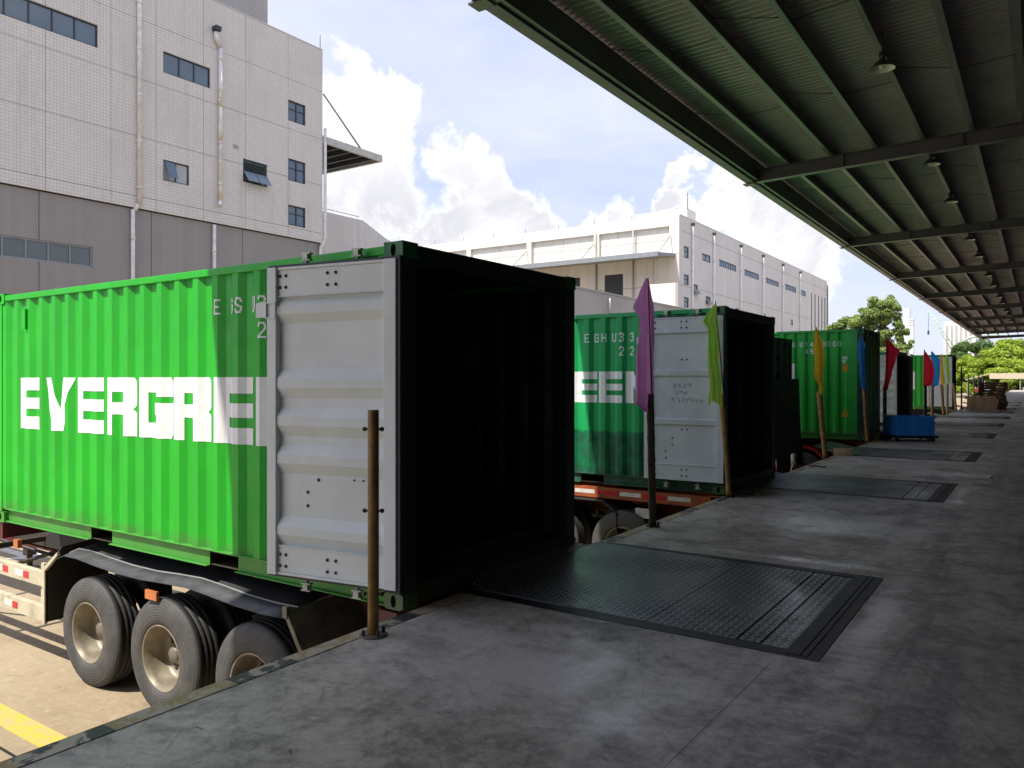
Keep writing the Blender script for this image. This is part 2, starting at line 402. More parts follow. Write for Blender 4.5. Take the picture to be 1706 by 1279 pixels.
def road_paint(name, col):
    m, N, p = begin(name)
    V = N.n('ShaderNodeNewGeometry').outputs['Position']
    f = N.ramp(N.noise(V, 8, 9, .75, .8), .46, .56, 0, 1)
    f2 = N.ramp(N.noise(V, 1.4, 6, .6), .3, .7, .1, .75)
    N.l(N.mix(N.m('MULTIPLY', f, f2), col, (.36, .30, .19)), p.inputs['Base Color']); p.inputs['Roughness'].default_value = .7
    return m
PAINTY = road_paint('yellow_road_paint', (.52, .37, .05)); PAINTW = road_paint('white_road_paint', (.62, .60, .57))

def leaf_mat(name, a, b):
    m, N, p = begin(name); t = N.t
    g = N.n('ShaderNodeNewGeometry')
    c = N.mix(g.outputs['Random Per Island'], a, b)
    N.l(c, p.inputs['Base Color']); p.inputs['Roughness'].default_value = .55
    tr = N.n('ShaderNodeBsdfTranslucent'); N.l(N.mix(.5, c, (.16, .22, .01)), tr.inputs[0])
    mx = N.n('ShaderNodeMixShader'); mx.inputs[0].default_value = .35
    N.l(p.outputs[0], mx.inputs[1]); N.l(tr.outputs[0], mx.inputs[2])
    o = [n for n in t.nodes if n.type == 'OUTPUT_MATERIAL'][0]; N.l(mx.outputs[0], o.inputs[0])
    return m
LEAF1 = leaf_mat('bright_leaves', (.17, .28, .02), (.46, .58, .05))
LEAF2 = leaf_mat('deep_leaves', (.05, .11, .025), (.13, .21, .045))
LEAF3 = leaf_mat('olive_leaves', (.15, .24, .05), (.38, .46, .15))

# ------------------------------------------------------------------ mesh helpers
class MB:
    def __init__(s): s.v = []; s.f = []; s.mi = []; s.sm = []; s.cur = 0; s.smooth = False
    def face(s, idx): s.f.append(idx); s.mi.append(s.cur); s.sm.append(s.smooth)
    def poly(s, pts):
        b = len(s.v); s.v += [tuple(p) for p in pts]; s.face(list(range(b, b + len(pts)))); return s
    def hexa(s, p):          # 8 points: 0-3 bottom ccw, 4-7 top
        b = len(s.v); s.v += [tuple(q) for q in p]
        for q in ((3, 2, 1, 0), (4, 5, 6, 7), (0, 1, 5, 4), (1, 2, 6, 5), (2, 3, 7, 6), (3, 0, 4, 7)): s.face([b + i for i in q])
        return s
    def box(s, x0, x1, y0, y1, z0, z1):
        if x0 > x1: x0, x1 = x1, x0
        if y0 > y1: y0, y1 = y1, y0
        if z0 > z1: z0, z1 = z1, z0
        return s.hexa([(x0, y0, z0), (x1, y0, z0), (x1, y1, z0), (x0, y1, z0), (x0, y0, z1), (x1, y0, z1), (x1, y1, z1), (x0, y1, z1)])
    def prism(s, poly, fn, a, b):     # fn(u,v,w); poly in (u,v), extruded w from a to b
        n = len(poly); k = len(s.v)
        s.v += [fn(u, v, a) for u, v in poly] + [fn(u, v, b) for u, v in poly]
        s.face(list(range(k, k + n))[::-1]); s.face(list(range(k + n, k + 2 * n)))
        for i in range(n): j = (i + 1) % n; s.face([k + i, k + j, k + n + j, k + n + i])
        return s
    def tube(s, pts, r, n=8, cap=True):
        pts = [Vector(p) for p in pts]; rs = r if isinstance(r, (list, tuple)) else [r] * len(pts)
        base = len(s.v); old = s.smooth
        prev = None
        for i, p in enumerate(pts):
            d = (pts[min(i + 1, len(pts) - 1)] - pts[max(i - 1, 0)]).normalized()
            if prev is None:
                a = d.cross(Vector((0, 0, 1)))
                if a.length < .1: a = d.cross(Vector((1, 0, 0)))
            else: a = prev - d * prev.dot(d)
            a.normalize(); prev = a; b = d.cross(a)
            for k in range(n):
                t = 2 * pi * k / n; s.v.append(tuple(p + (a * cos(t) + b * sin(t)) * rs[i]))
        s.smooth = True
        for i in range(len(pts) - 1):
            for k in range(n):
                k2 = (k + 1) % n; q = base + i * n
                s.face([q + k, q + k2, q + n + k2, q + n + k])
        s.smooth = False
        if cap:
            s.face([base + k for k in range(n)][::-1]); s.face([base + (len(pts) - 1) * n + k for k in range(n)])
        s.smooth = old
        return s
    def lathe(s, prof, fn, n=24, smooth=True):   # prof (r, h); fn(a,b,h) with a,b = r cos, r sin
        base = len(s.v); old = s.smooth; s.smooth = smooth
        for r, h in prof:
            for k in range(n): t = 2 * pi * k / n; s.v.append(fn(r * cos(t), r * sin(t), h))
        for i in range(len(prof) - 1):
            for k in range(n):
                k2 = (k + 1) % n; q = base + i * n
                s.face([q + k, q + k2, q + n + k2, q + n + k])
        s.smooth = old
        return s
    def mesh(s, name, mats):
        me = bpy.data.meshes.new(name); me.from_pydata(s.v, [], s.f)
        for m in (mats if isinstance(mats, (list, tuple)) else [mats]): me.materials.append(m)
        me.polygons.foreach_set('material_index', s.mi); me.polygons.foreach_set('use_smooth', s.sm)
        me.validate(); me.update(); return me
    def build(s, name, mats, parent=None, loc=(0, 0, 0), rot=None):
        o = bpy.data.objects.new(name, s.mesh(name, mats)); COL.objects.link(o); o.location = loc
        if rot: o.rotation_euler = rot
        if parent: o.parent = parent
        return o
def bev(o, w=.006, seg=2):
    m = o.modifiers.new('bevel', 'BEVEL'); m.width = w; m.segments = seg; m.limit_method = 'ANGLE'; m.angle_limit = radians(40); return o
def tag(o, label=None, cat=None, group=None, kind=None):
    if label: o['label'] = label
    if cat: o['category'] = cat
    if group: o['group'] = group
    if kind: o['kind'] = kind
    return o
def thing(name, label, cat, loc=(0, 0, 0), rz=0, group=None):
    o = bpy.data.objects.new(name, None); COL.objects.link(o); o.location = loc; o.rotation_euler = (0, 0, rz)
    o.empty_display_size = .2
    return tag(o, label, cat, group)
def dup(root, loc=None, rz=None, label=None, group=None, cat=None):
    def cp(o, par):
        c = o.copy(); COL.objects.link(c); c.parent = par
        for ch in list(o.children): cp(ch, c)
        return c
    r = cp(root, None)
    if loc is not None: r.location = loc
    if rz is not None: r.rotation_euler = (0, 0, rz)
    tag(r, label, cat, group); return r

def slab_grid(mb, us, zs, solid, P, t):
    """rectangles of a sheet with holes; P(u,z,d) d=0 front, -t back; front + rims"""
    nu, nz = len(us) - 1, len(zs) - 1
    S = [[solid((us[i] + us[i + 1]) / 2, (zs[j] + zs[j + 1]) / 2) for j in range(nz)] for i in range(nu)]
    for i in range(nu):
        for j in range(nz):
            if not S[i][j]: continue
            a, b, c, d = us[i], us[i + 1], zs[j], zs[j + 1]
            mb.poly([P(a, c, 0), P(b, c, 0), P(b, d, 0), P(a, d, 0)])
            if i == 0 or not S[i - 1][j]: mb.poly([P(a, c, -t), P(a, c, 0), P(a, d, 0), P(a, d, -t)])
            if i == nu - 1 or not S[i + 1][j]: mb.poly([P(b, c, 0), P(b, c, -t), P(b, d, -t), P(b, d, 0)])
            if j == 0 or not S[i][j - 1]: mb.poly([P(a, c, -t), P(b, c, -t), P(b, c, 0), P(a, c, 0)])
            if j == nz - 1 or not S[i][j + 1]: mb.poly([P(a, d, 0), P(b, d, 0), P(b, d, -t), P(a, d, -t)])

# ------------------------------------------------------------------ ground
GZ = -1.44
g = MB(); g.poly([(-700, -300, GZ), (300, -300, GZ), (300, 1200, GZ), (-700, 1200, GZ)])
tag(g.build('yard_ground', YARD), kind='structure')
EX = -3.58
LEV = [(4.62, 6.86), (11.5, 13.7), (17.5, 19.9), (24.7, 27.0), (31.0, 33.3), (37.3, 39.6), (43.6, 45.9), (49.9, 52.2), (56.2, 58.5), (62.5, 64.8)]
LX0, LX1 = EX, -1.04
mb = MB()
us = [EX, LX1, 4.6]; zs = sorted([-26, 139] + [v for p in LEV for v in p])
slab_grid(mb, us, zs, lambda u, z: not (u < LX1 and any(a < z < b for a, b in LEV)), lambda u, z, d: (u, z, d), .35)
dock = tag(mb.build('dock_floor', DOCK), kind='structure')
mb = MB(); zz = [-26] + [v for p in LEV for v in p] + [139]
for a, b in zip(zz[::2], zz[1::2]):
    mb.box(EX - .012, EX + .10, a, b, .0, .004); mb.box(EX - .012, EX - .002, a, b, -.14, 0)
tag(mb.build('painted_edge_strip', EDGE, dock))
mb = MB(); mb.box(EX + .03, 4.5, -25.9, 138.9, GZ, -.352); mb.box(EX, EX + .03, -25.9, 138.9, GZ, -.352)
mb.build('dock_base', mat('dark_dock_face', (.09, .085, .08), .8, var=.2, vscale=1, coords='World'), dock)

# yard paint
mb = MB()
for k in range(8):
    y = 3.14 + 6.3 * k if k else 3.13
    mb = MB(); mb.box(-22, -3.9, y, y + .22, GZ, GZ + .004); tag(mb.build('bay_line', PAINTY), kind='structure')
for q_ in ((-22, -3.7, 2.93, 2.955), (-22, -3.7, -3.0, -2.97)): mb = MB(); mb.box(*q_, GZ, GZ + .003); tag(mb.build('slab_joint', RUB), kind='structure')
def arrow(cx, cy):
    z = GZ + .005; mb = MB()
    mb.poly([(cx - .9, cy - .09, z), (cx, cy - .09, z), (cx, cy + .09, z), (cx - .9, cy + .09, z)])
    mb.poly([(cx, cy - .32, z), (cx + .55, cy, z), (cx, cy + .32, z)]); tag(mb.build('white_arrow_marking', PAINTW), kind='structure')
for cx, cy in ((-11.6, 6.4), (-14.5, 6.4), (-11.0, 9.6)): arrow(cx, cy)
for i in range(5): mb = MB(); mb.box(-13.6, -10.2, 7.2 + i * .45, 7.38 + i * .45, GZ, GZ + .005); tag(mb.build('white_road_marking', PAINTW), kind='structure')

# ------------------------------------------------------------------ dock levellers
BLKFR = mat('leveller_black_frame', (.026, .026, .027), .5, .4, var=.3, vscale=4, dirt=.4, dirtcol=(.10, .095, .085))
def leveller(y0, y1, label, tilt=.018):
    w = y1 - y0
    t = thing('dock_leveller', label, 'dock leveller', (EX, y0, 0), group='levellers sunk in the dock floor')
    L = LX1 - EX
    mb = MB()
    mb.box(L - .20, L - .002, .002, w - .002, -.06, .004); mb.box(.0, L - .20, .002, .11, -.06, .004); mb.box(0, L - .20, w - .11, w - .002, -.06, .004)
    mb.build('pit_frame', BLKFR, t)
    for q_ in ((L - .19, L - .11), (L - .10, L - .07)): mb = MB(); mb.box(q_[0], q_[1], .04, w - .04, .0041, .009); mb.build('frame_strip', BLKFR, t)
    mb = MB(); mb.box(0, L - .2, .11, w - .11, -.30, -.12); mb.build('pit_floor', RUB, t)
    mb = MB(); mb.box(L - .50, L - .37, .13, w - .13, -.05, .002); mb.box(L - .36, L - .205, .13, w - .13, -.05, -.001); mb.build('hinge_plate', CHK, t)
    xs = L - .515
    def zt(x): return tilt * max(0, (xs - x)) / xs
    def plate(x0, x1, name, m=CHK):
        q = MB(); q.hexa([(x0, .125, zt(x0) - .03), (x1, .125, zt(x1) - .03), (x1, w - .125, zt(x1) - .03), (x0, w - .125, zt(x0) - .03),
                    (x0, .125, zt(x0)), (x1, .125, zt(x1)), (x1, w - .125, zt(x1)), (x0, w - .125, zt(x0))]); q.build(name, m, t)
    plate(xs - .60, xs - .002, 'deck_plate'); plate(.004, xs - .606, 'deck_plate')
    # skirts
    for ya in (.118, w - .124): mb = MB(); mb.hexa([(0.01, ya, -.1), (xs, ya, -.05), (xs, ya + .006, -.05), (.01, ya + .006, -.1), (.01, ya, zt(.01) - .03), (xs, ya, -.031), (xs, ya + .006, -.031), (.01, ya + .006, zt(.01) - .03)]); mb.build('skirt', BLKFR, t)
    q = MB(); za = zt(0); q.hexa([(-.50, .28, .145), (.0, .2, za - .02), (0, w - .3, za - .02), (-.50, w - .65, .145), (-.50, .28, .16), (0, .2, za + .002), (0, w - .3, za + .002), (-.50, w - .65, .16)])
    q.build('lip', CHK, t)
    return t
names = ['nearest checker plate dock leveller beside the open grey-door container', 'second checker plate dock leveller, past the purple flag post', 'checker plate dock leveller just before the blue crate',
         'checker plate dock leveller just behind the blue crate', 'dark dock leveller second beyond the blue crate', 'dark dock leveller third beyond the blue crate',
         'far dock leveller level with the pallet stack', 'far dark leveller strip just past the pallets', 'far thin leveller strip second past the pallets', 'farthest thin leveller strip on the dock']
for (a, b), n in zip(LEV, names): leveller(a, b, n)

mb = MB(); mb.poly([(-1.43, -6, .003), (-1.4275, -6, .003), (-1.2575, 4.45, .003), (-1.26, 4.45, .003)]); tag(mb.build('floor_joint', mat('joint_dirt', (.09, .085, .08), .8), dock))
# bumpers on the dock face
def bumper(y, label):
    o = MB(); o.box(EX - .12, EX - .015, y, y + .25, -.55, -.12)
    ob = bev(o.build('dock_bumper', RUB), .02); tag(ob, label, 'bumper', 'rubber bumpers on the dock face')
for (a, b), n in list(zip(LEV, ['nearest', 'second', 'third', 'fourth']))[:4]:
    bumper(a - .35, 'black rubber bumper left of the %s leveller' % n); bumper(b + .1, 'black rubber bumper right of the %s leveller' % n)

# ------------------------------------------------------------------ letters
def clip(poly, u0, u1):
    for sgn, lim in ((1, u0), (-1, u1)):
        out = []
        for i in range(len(poly)):
            a, b = poly[i], poly[(i + 1) % len(poly)]
            ia, ib = sgn * (a[0] - lim) >= -1e-9, sgn * (b[0] - lim) >= -1e-9
            if ia: out.append(a)
            if ia != ib:
                t = (lim - a[0]) / (b[0] - a[0]); out.append((lim, a[1] + t * (b[1] - a[1])))
        poly = out
        if len(poly) < 3: return None
    return poly
R = lambda x0, x1, z0, z1: [(x0, z0), (x1, z0), (x1, z1), (x0, z1)]
BLOCK = {
 'E': [R(0, .33, 0, 1), R(.33, 1, .755, 1), R(.33, 1, .395, .61), R(.33, 1, 0, .245)],
 'V': [[(.19, 0), (.49, 0), (.49, .42), (.27, 1), (0, 1), (.08, .40)], [(.49, 0), (.57, 0), (.69, .38), (1, 1), (.57, 1), (.49, .42)]],
 'R': [R(0, .26, 0, 1), R(.26, .58, .75, 1), R(.26, .58, .36, .57), [(.58, .46), (.90, .46), (1, .53), (1, .92), (.92, 1), (.58, 1)], [(.58, 0), (1, 0), (1, .39), (.90, .46), (.58, .46)]],
 'G': [[(0, .03), (.03, 0), (.28, 0), (.28, 1), (.03, 1), (0, .97)], R(.28, .54, .75, 1), [(.54, .68), (1, .68), (1, .93), (.93, 1), (.54, 1)], R(.28, .54, 0, .25), [(.54, 0), (.93, 0), (1, .07), (1, .58), (.54, .58)], R(.44, .54, .38, .58)],
 'N': [R(0, .34, 0, 1), R(.66, 1, 0, 1), [(.34, .55), (.66, 0), (.66, .45), (.34, 1)]],
}
SEG = {
 'E': [(0, 0, 0, 1), (0, 1, 1, 1), (0, .5, .8, .5), (0, 0, 1, 0)],
 'G': [(1, .8, .8, 1), (.8, 1, .2, 1), (.2, 1, 0, .8), (0, .8, 0, .2), (0, .2, .2, 0), (.2, 0, .8, 0), (.8, 0, 1, .2), (1, .2, 1, .5), (1, .5, .5, .5)],
 'S': [(1, .8, .8, 1), (.8, 1, .2, 1), (.2, 1, 0, .8), (0, .8, 0, .62), (0, .62, 1, .38), (1, .38, 1, .2), (1, .2, .8, 0), (.8, 0, .2, 0), (.2, 0, 0, .2)],
 'U': [(0, 1, 0, .2), (0, .2, .2, 0), (.2, 0, .8, 0), (.8, 0, 1, .2), (1, .2, 1, 1)],
 'H': [(0, 0, 0, 1), (1, 0, 1, 1), (0, .5, 1, .5)],
 '1': [(.5, 0, .5, 1), (.2, .8, .5, 1)],
 '2': [(0, .8, .2, 1), (.2, 1, .8, 1), (.8, 1, 1, .8), (1, .8, 1, .6), (1, .6, 0, 0), (0, 0, 1, 0)],
 '3': [(0, .85, .2, 1), (.2, 1, .8, 1), (.8, 1, 1, .8), (1, .8, .8, .53), (.8, .53, .4, .53), (.8, .53, 1, .3), (1, .3, .8, 0), (.8, 0, .2, 0), (.2, 0, 0, .15)],
 '4': [(.75, 0, .75, 1), (.75, 1, 0, .3), (0, .3, 1, .3)],
 '5': [(1, 1, 0, 1), (0, 1, 0, .55), (0, .55, .8, .55), (.8, .55, 1, .4), (1, .4, 1, .15), (1, .15, .8, 0), (.8, 0, 0, 0)],
 '9': [(1, .55, .2, .5), (.2, .5, 0, .65), (0, .65, 0, .85), (0, .85, .2, 1), (.2, 1, .8, 1), (.8, 1, 1, .85), (1, .85, 1, .1), (1, .1, .8, 0), (.8, 0, .1, 0)],
 '0': [(.2, 1, .8, 1), (.8, 1, 1, .8), (1, .8, 1, .2), (1, .2, .8, 0), (.8, 0, .2, 0), (.2, 0, 0, .2), (0, .2, 0, .8), (0, .8, .2, 1)],
 '6': [(1, .9, .8, 1), (.8, 1, .2, 1), (.2, 1, 0, .8), (0, .8, 0, .15), (0, .15, .2, 0), (.2, 0, .8, 0), (.8, 0, 1, .15), (1, .15, 1, .4), (1, .4, .8, .52), (.8, .52, 0, .5)],
 '8': [(.2, 1, .8, 1), (.8, 1, 1, .8), (1, .8, .8, .52), (.8, .52, 1, .2), (1, .2, .8, 0), (.8, 0, .2, 0), (.2, 0, 0, .2), (0, .2, .2, .52), (.2, .52, 0, .8), (0, .8, .2, 1), (.2, .52, .8, .52)],
 'I': [(.5, 0, .5, 1)], 'T': [(.5, 0, .5, 1), (0, 1, 1, 1)], 'A': [(0, 0, .5, 1), (.5, 1, 1, 0), (.2, .4, .8, .4)],
}
def segpolys(ch, x, z, w, h, t):
    out = []
    for a, b, c, d in SEG[ch]:
        p = Vector((x + a * w, z + b * h)); q = Vector((x + c * w, z + d * h)); dv = (q - p).normalized(); n = Vector((-dv.y, dv.x)) * t / 2
        p2 = p - dv * t * .45; q2 = q + dv * t * .45
        pl = [tuple(p2 - n), tuple(q2 - n), tuple(q2 + n), tuple(p2 + n)]
        out.append(pl)
    return out

PITCH = .278; YO, YI = .014, .052
def profile(L):
    x1 = -.17; pts = [(-L + .11, YO)]; x = -6.011 if L == 6.20 else -L + .16 + (.165 if L < 7 else 0)
    while x + PITCH < x1:
        pts += [(x, YO), (x + .068, YI), (x + .139, YI), (x + .207, YO)]; x += PITCH
    pts += [(x1, YO)]
    return pts
def paint(polys, prof, off, name, m, parent):
    mb = MB()
    for k, pl in enumerate(polys):
        for (a, ya), (b, yb) in zip(prof, prof[1:]):
            if b - a < 1e-6: continue
            c = clip(pl, a, b)
            if c: mb.poly([(u, ya + (yb - ya) * (u - a) / (b - a) - off - k * .00008, z) for u, z in c])
    return mb.build(name, m, parent)

# ------------------------------------------------------------------ container
def casting(x0, x1, y0, y1, z0, z1, m, parent, side=-1):
    """corner casting with an oval hole in the long-side face"""
    mb = MB(); yf, yb = (y0, y1) if side < 0 else (y1, y0)
    cx, cz = (x0 + x1) / 2, (z0 + z1) / 2; n = 20; rx, rz = .026, .044; dep = .03 * (1 if side < 0 else -1)
    outer, inner, back = [], [], []
    for k in range(n):
        t = 2 * pi * (k + .5) / n; c, s_ = cos(t), sin(t); hx, hz = (x1 - x0) / 2, (z1 - z0) / 2
        q = min(hx / max(abs(c), 1e-6), hz / max(abs(s_), 1e-6))
        outer.append((cx + c * q, yf, cz + s_ * q)); inner.append((cx + c * rx, yf, cz + s_ * rz)); back.append((cx + c * rx, yf + dep, cz + s_ * rz))
    b = len(mb.v); mb.v += outer + inner + back
    for k in range(n):
        k2 = (k + 1) % n
        mb.face([b + k, b + k2, b + n + k2, b + n + k]); mb.face([b + n + k, b + n + k2, b + 2 * n + k2, b + 2 * n + k])
    mb.cur = 1; mb.face([b + 2 * n + k for k in range(n)]); mb.cur = 0
    e = .0005
    mb.poly([(x0, yb, z0), (x1, yb, z0), (x1, yb, z1), (x0, yb, z1)])
    for xx in (x0, x1): mb.poly([(xx, y0, z0), (xx, y1, z0), (xx, y1, z1), (xx, y0, z1)])
    for q in (z0, z1): mb.poly([(x0, y0, q), (x1, y0, q), (x1, y1, q), (x0, y1, q)])
    mb.build('corner_casting', [m, RUB], parent)

def door_leaf(parent, H, style, m, ang, hinge, mirror=False, name='open_door'):
    """leaf in local frame: u from hinge (0) to free edge (1.165), inner face at -w, frame origin at hinge"""
    d = bpy.data.objects.new(name, None); COL.objects.link(d); d.parent = parent; d.location = hinge; d.rotation_euler = (0, 0, ang)
    # local x axis negative = along the leaf; inner face looks to -y
    Wd = 1.165; z0, z1 = .165, H - .135; hh = z1 - z0
    def B(mb, u0, u1, v0, v1, a, b): mb.box(-u0, -u1, v0, v1, a, b)
    mb = MB(); B(mb, 0.015, .115, -.045, .012, z0, z1); B(mb, Wd - .085, Wd, -.045, .012, z0, z1)
    B(mb, .115, Wd - .085, -.018, .010, z1 - .215, z1 - .02); B(mb, .115, Wd - .085, -.018, .010, z0 + .02, z0 + .215)
    B(mb, .115, Wd - .085, -.030, .011, z1 - .02, z1); B(mb, .115, Wd - .085, -.030, .011, z0, z0 + .02)
    B(mb, .115, Wd - .085, -.030, .0105, z1 - .222, z1 - .215); B(mb, .115, Wd - .085, -.030, .0105, z0 + .215, z0 + .222)
    bev(mb.build('door_frame', m, d), .004)
    mb = MB(); lo, hi = z0 + .222, z1 - .222
    pts = [(lo, 0.008)]
    if style == 'ridged':
        rid = [(.385, .60), (.915, 1.135), (1.195, 1.415), (1.475, 1.70), (2.035, 2.225)]
        s_ = (hi - lo) / (2.2335 - .387); rid = [(lo + (a - .385) * s_ + .004, lo + (b - .385) * s_) for a, b in rid]
        rid[-1] = (rid[-1][0], hi - .012)
        for a, b in rid: pts += [(a, .008), (a + (b - a) * .36, -.034), (a + (b - a) * .66, -.034), (b, .008)]
    elif style == 'ribbed':
        for k in range(2):
            c = lo + (hi - lo) * (.32, .69)[k]; pts += [(c - .045, .008), (c - .025, -.028), (c + .04, -.034), (c + .055, .008)]
    else:
        pts += []
    pts += [(hi, .008)]
    for (a, ya), (b, yb) in zip(pts, pts[1:]):
        if b - a > 1e-5: mb.poly([(-.115, ya, a), (-Wd + .085, ya, a), (-Wd + .085, yb, b), (-.115, yb, b)])
    # end caps of ridges and outer skin
    B(mb, .115, Wd - .085, .0092, .0115, lo, hi)
    mb.build('door_panel', m, d)
    mb = MB(); B(mb, -.012, .0145, -.03, .02, z0 - .02, z1 + .02); B(mb, .0145, Wd + .015, -.012, .02, z1 + .0005, z1 + .02); B(mb, .0145, Wd + .015, -.012, .02, z0 - .02, z0 - .0005)
    mb.build('door_gasket', mat('navy_gasket', (.012, .014, .035), .5), d)
    mb = MB()
    bl = []
    for zz_ in (z1 - .065, z1 - .15, z0 + .065, z0 + .15): bl += [(Wd - .16, zz_), (.62, zz_), (.545, zz_), (Wd - .105, zz_)]
    if style == 'ridged': bl += [(u, 1.30) for u in (.545, .62, Wd - .16, Wd - .11)] + [(.72, .99), (.72, .885), (.82, .79), (.82, .69), (.40, .90), (.32, .90)]
    else: bl += [(u, zz_) for zz_ in (1.86, .88) for u in (.545, .62)] + [(.76, .75), (.76, .66), (.86, .56), (.86, .47)]
    for u, zz_ in bl:
        if u == .40 or u == .32: r = .008
        else: r = .014
        v = -.018 if (zz_ > z1 - .2 or zz_ < z0 + .2) else .008
        mb.lathe([(r, 0), (r * .8, .008), (r * .3, .016), (0.001, .018)], lambda a, b, h, u=u, zz_=zz_, v=v: (-u + a, v - h, zz_ + b), 8)
    tag(mb.build('bolt_heads', BOLT, d), kind='stuff')
    # retainer bracket on the free edge
    mb = MB(); zb = z1 - .28
    B(mb, Wd + .0, Wd + .11, -.044, -.036, zb - .09, zb + .02); B(mb, Wd - .085, Wd - .005, -.062, -.054, zb + .012, zb + .02); B(mb, Wd - .085, Wd - .005, -.062, -.054, zb - .10, zb - .092)
    B(mb, Wd - .092, Wd - .085, -.062, -.054, zb - .10, zb + .02); B(mb, Wd - .005, Wd + .002, -.062, -.036, zb - .10, zb + .02)
    mb.build('door_retainer', m, d)
    # lock rods with cams on the outer face (behind)
    for u in (.40, .86):
        mb = MB(); mb.tube([(-u, .045, z0 - .06), (-u, .045, z1 + .06)], .017, 8)
        for zc_ in (z0 - .085, z1 + .075):
            mb.box(-u - .022, -u + .022, .02, .07, zc_ - .02, zc_ + .02); mb.box(-u - .040, -u + .040, .025, .065, zc_ + .020, zc_ + .030); mb.box(-u - .040, -u + .040, .025, .065, zc_ - .030, zc_ - .020)
        mb.build('lock_rod', CAM, d)
    return d

def container(loc, L, H, paintm, label, door=None, doorm=DOORG, ang=.145, text=None, codes=None, closed=False, right_door=None, inner=None):
    t = thing('shipping_container', label, 'shipping container', loc, group='shipping containers backed up to the dock')
    Wc = 2.438; cw, cl, ch = .162, .178, .118
    P = paintm; inner = inner or P
    for x0, x1 in ((-cl, 0), (-L, -L + cl)):
        for y0, y1, sd in ((0, cw, -1), (Wc - cw, Wc, 1)):
            for z0, z1 in ((0, ch), (H - ch, H)): casting(x0, x1, y0, y1, z0, z1, (GC if x0 > -1 else P), t, sd)
    for x0, x1 in ((-.165, -.005), (-L + .004, -L + .11)):
        for y0, y1 in ((.004, .15), (Wc - .15, Wc - .004)):
            mb = MB(); mb.box(x0, x1, y0, y1, ch, H - ch); bev(mb.build('corner_post', GE if x0 > -1 else P, t), .008)
    for y0, y1 in ((.006, .066), (Wc - .066, Wc - .006)):
        mb = MB(); mb.box(-L + cl, -cl, y0, y1, H - .085, H - .022); bev(mb.build('top_rail', P, t), .006)
    # bottom rails, with fork pockets on 20 ft boxes
    pk = [(-2.27, -1.88), (-4.23, -3.84)] if L < 7 else []
    for y0, y1 in ((.008, .05), (Wc - .05, Wc - .008)):
        mb = MB(); xs = [-L + cl] + sorted([v for p in pk for v in p]) + [-cl]
        so_ = 1 if y0 < 1 else -1; yf_ = y0 if so_ > 0 else y1
        for a, b in zip(xs[::2], xs[1::2]): mb.box(a, b, yf_ + so_ * .038, yf_ + so_ * .046, .020, .150); mb.box(a, b, yf_, yf_ + so_ * .046, .010, .020)
        mb.box(-L + cl, -cl, yf_ - so_ * .003, yf_ + so_ * .07, .150, .160)
        bev(mb.build('bottom_rail', P, t), .004)
    for a, b in pk:
        mb = MB(); mb.box(a, b, .055, Wc - .055, .02, .024); mb.box(a - .004, a - .001, .052, Wc - .055, .012, .134); mb.box(b + .001, b + .004, .052, Wc - .055, .012, .134)
        mb.build('fork_pocket', GD, t)
    prof = profile(L)
    for sd in (0, 1):
        mb = MB(); zb, zt_ = .158, H - .083
        for (a, ya), (b, yb) in zip(prof, prof[1:]):
            if b - a < 1e-6: continue
            fa, fb = (ya, yb) if sd == 0 else (Wc - ya, Wc - yb)
            mb.poly([(a, fa, zb), (b, fb, zb), (b, fb, zt_), (a, fa, zt_)])
            f2a, f2b = (ya + .002, yb + .002) if sd == 0 else (Wc - ya - .002, Wc - yb - .002)
        sp = mb.build('side_panel', P, t)
        lin = MB()
        for (a, ya), (b, yb) in zip(prof, prof[1:]):
            if b - a < 1e-6: continue
            fa, fb = (ya + .004, yb + .004) if sd == 0 else (Wc - ya - .004, Wc - yb - .004)
            lin.poly([(a, fa, zb), (b, fb, zb), (b, fb, zt_), (a, fa, zt_)])
        lin.build('added_shade_liner', GI, sp)  # added liner sheet that carries the painted interior shade
        if sd == 0:
            if text:
                word, x0, wl, gap, z0, hh = text; x = x0; polys = []; X_ = x0 if isinstance(x0, list) else None
                for ic, chh in enumerate(word):
                    if X_: x, wl = X_[ic]
                    sc_ = .88 if chh == 'E' and word.index('E') == 99 else 1
                    paint([[(x + u * wl, z0 + v * hh) for u, v in pl] for pl in BLOCK[chh]], prof, .003, 'painted_letter', WHITE, sp)
                    x += wl + gap
            if codes:
                polys = []
                for row, z0, h_, w_ in codes:
                    for chh, x in row: paint(segpolys(chh, x, z0, w_, h_, .0165), prof, .0035, 'code_character', WHITE, sp)
    # roof, shallow corrugations
    mb = MB(); x = -L + .12; ys = (.05, Wc - .05); zr = H - .024
    while x < -.2:
        x2 = min(x + .21, -.17)
        q = [(x, zr), (x + .07, zr), (x + .09, zr - .014), (x + .18, zr - .014), (x2, zr)]
        for (a, za), (b, zb_) in zip(q, q[1:]):
            if b > a + 1e-4: mb.poly([(a, ys[0], za), (b, ys[0], zb_), (b, ys[1], zb_), (a, ys[1], za)])
        x += .21
    mb.build('roof_panel', [P], t)
    q_ = MB(); q_.poly([(-L + .12, ys[0], zr - .018), (-.17, ys[0], zr - .018), (-.17, ys[1], zr - .018), (-L + .12, ys[1], zr - .018)]); q_.build('added_ceiling_shade', GI, t)
    mb = MB(); mb.box(-.15, -.004, .162, Wc - .162, H - .145, H - .012); bev(mb.build('door_header', GE, t), .006)
    mb = MB(); mb.box(-.14, -.006, .162, Wc - .162, .01, .155); bev(mb.build('door_sill', GE, t), .006)
    mb = MB(); mb.box(-L + .1, -.141, .058, Wc - .058, .125, .152); mb.build('floor', PLY, t)
    mb = MB(); y = .15
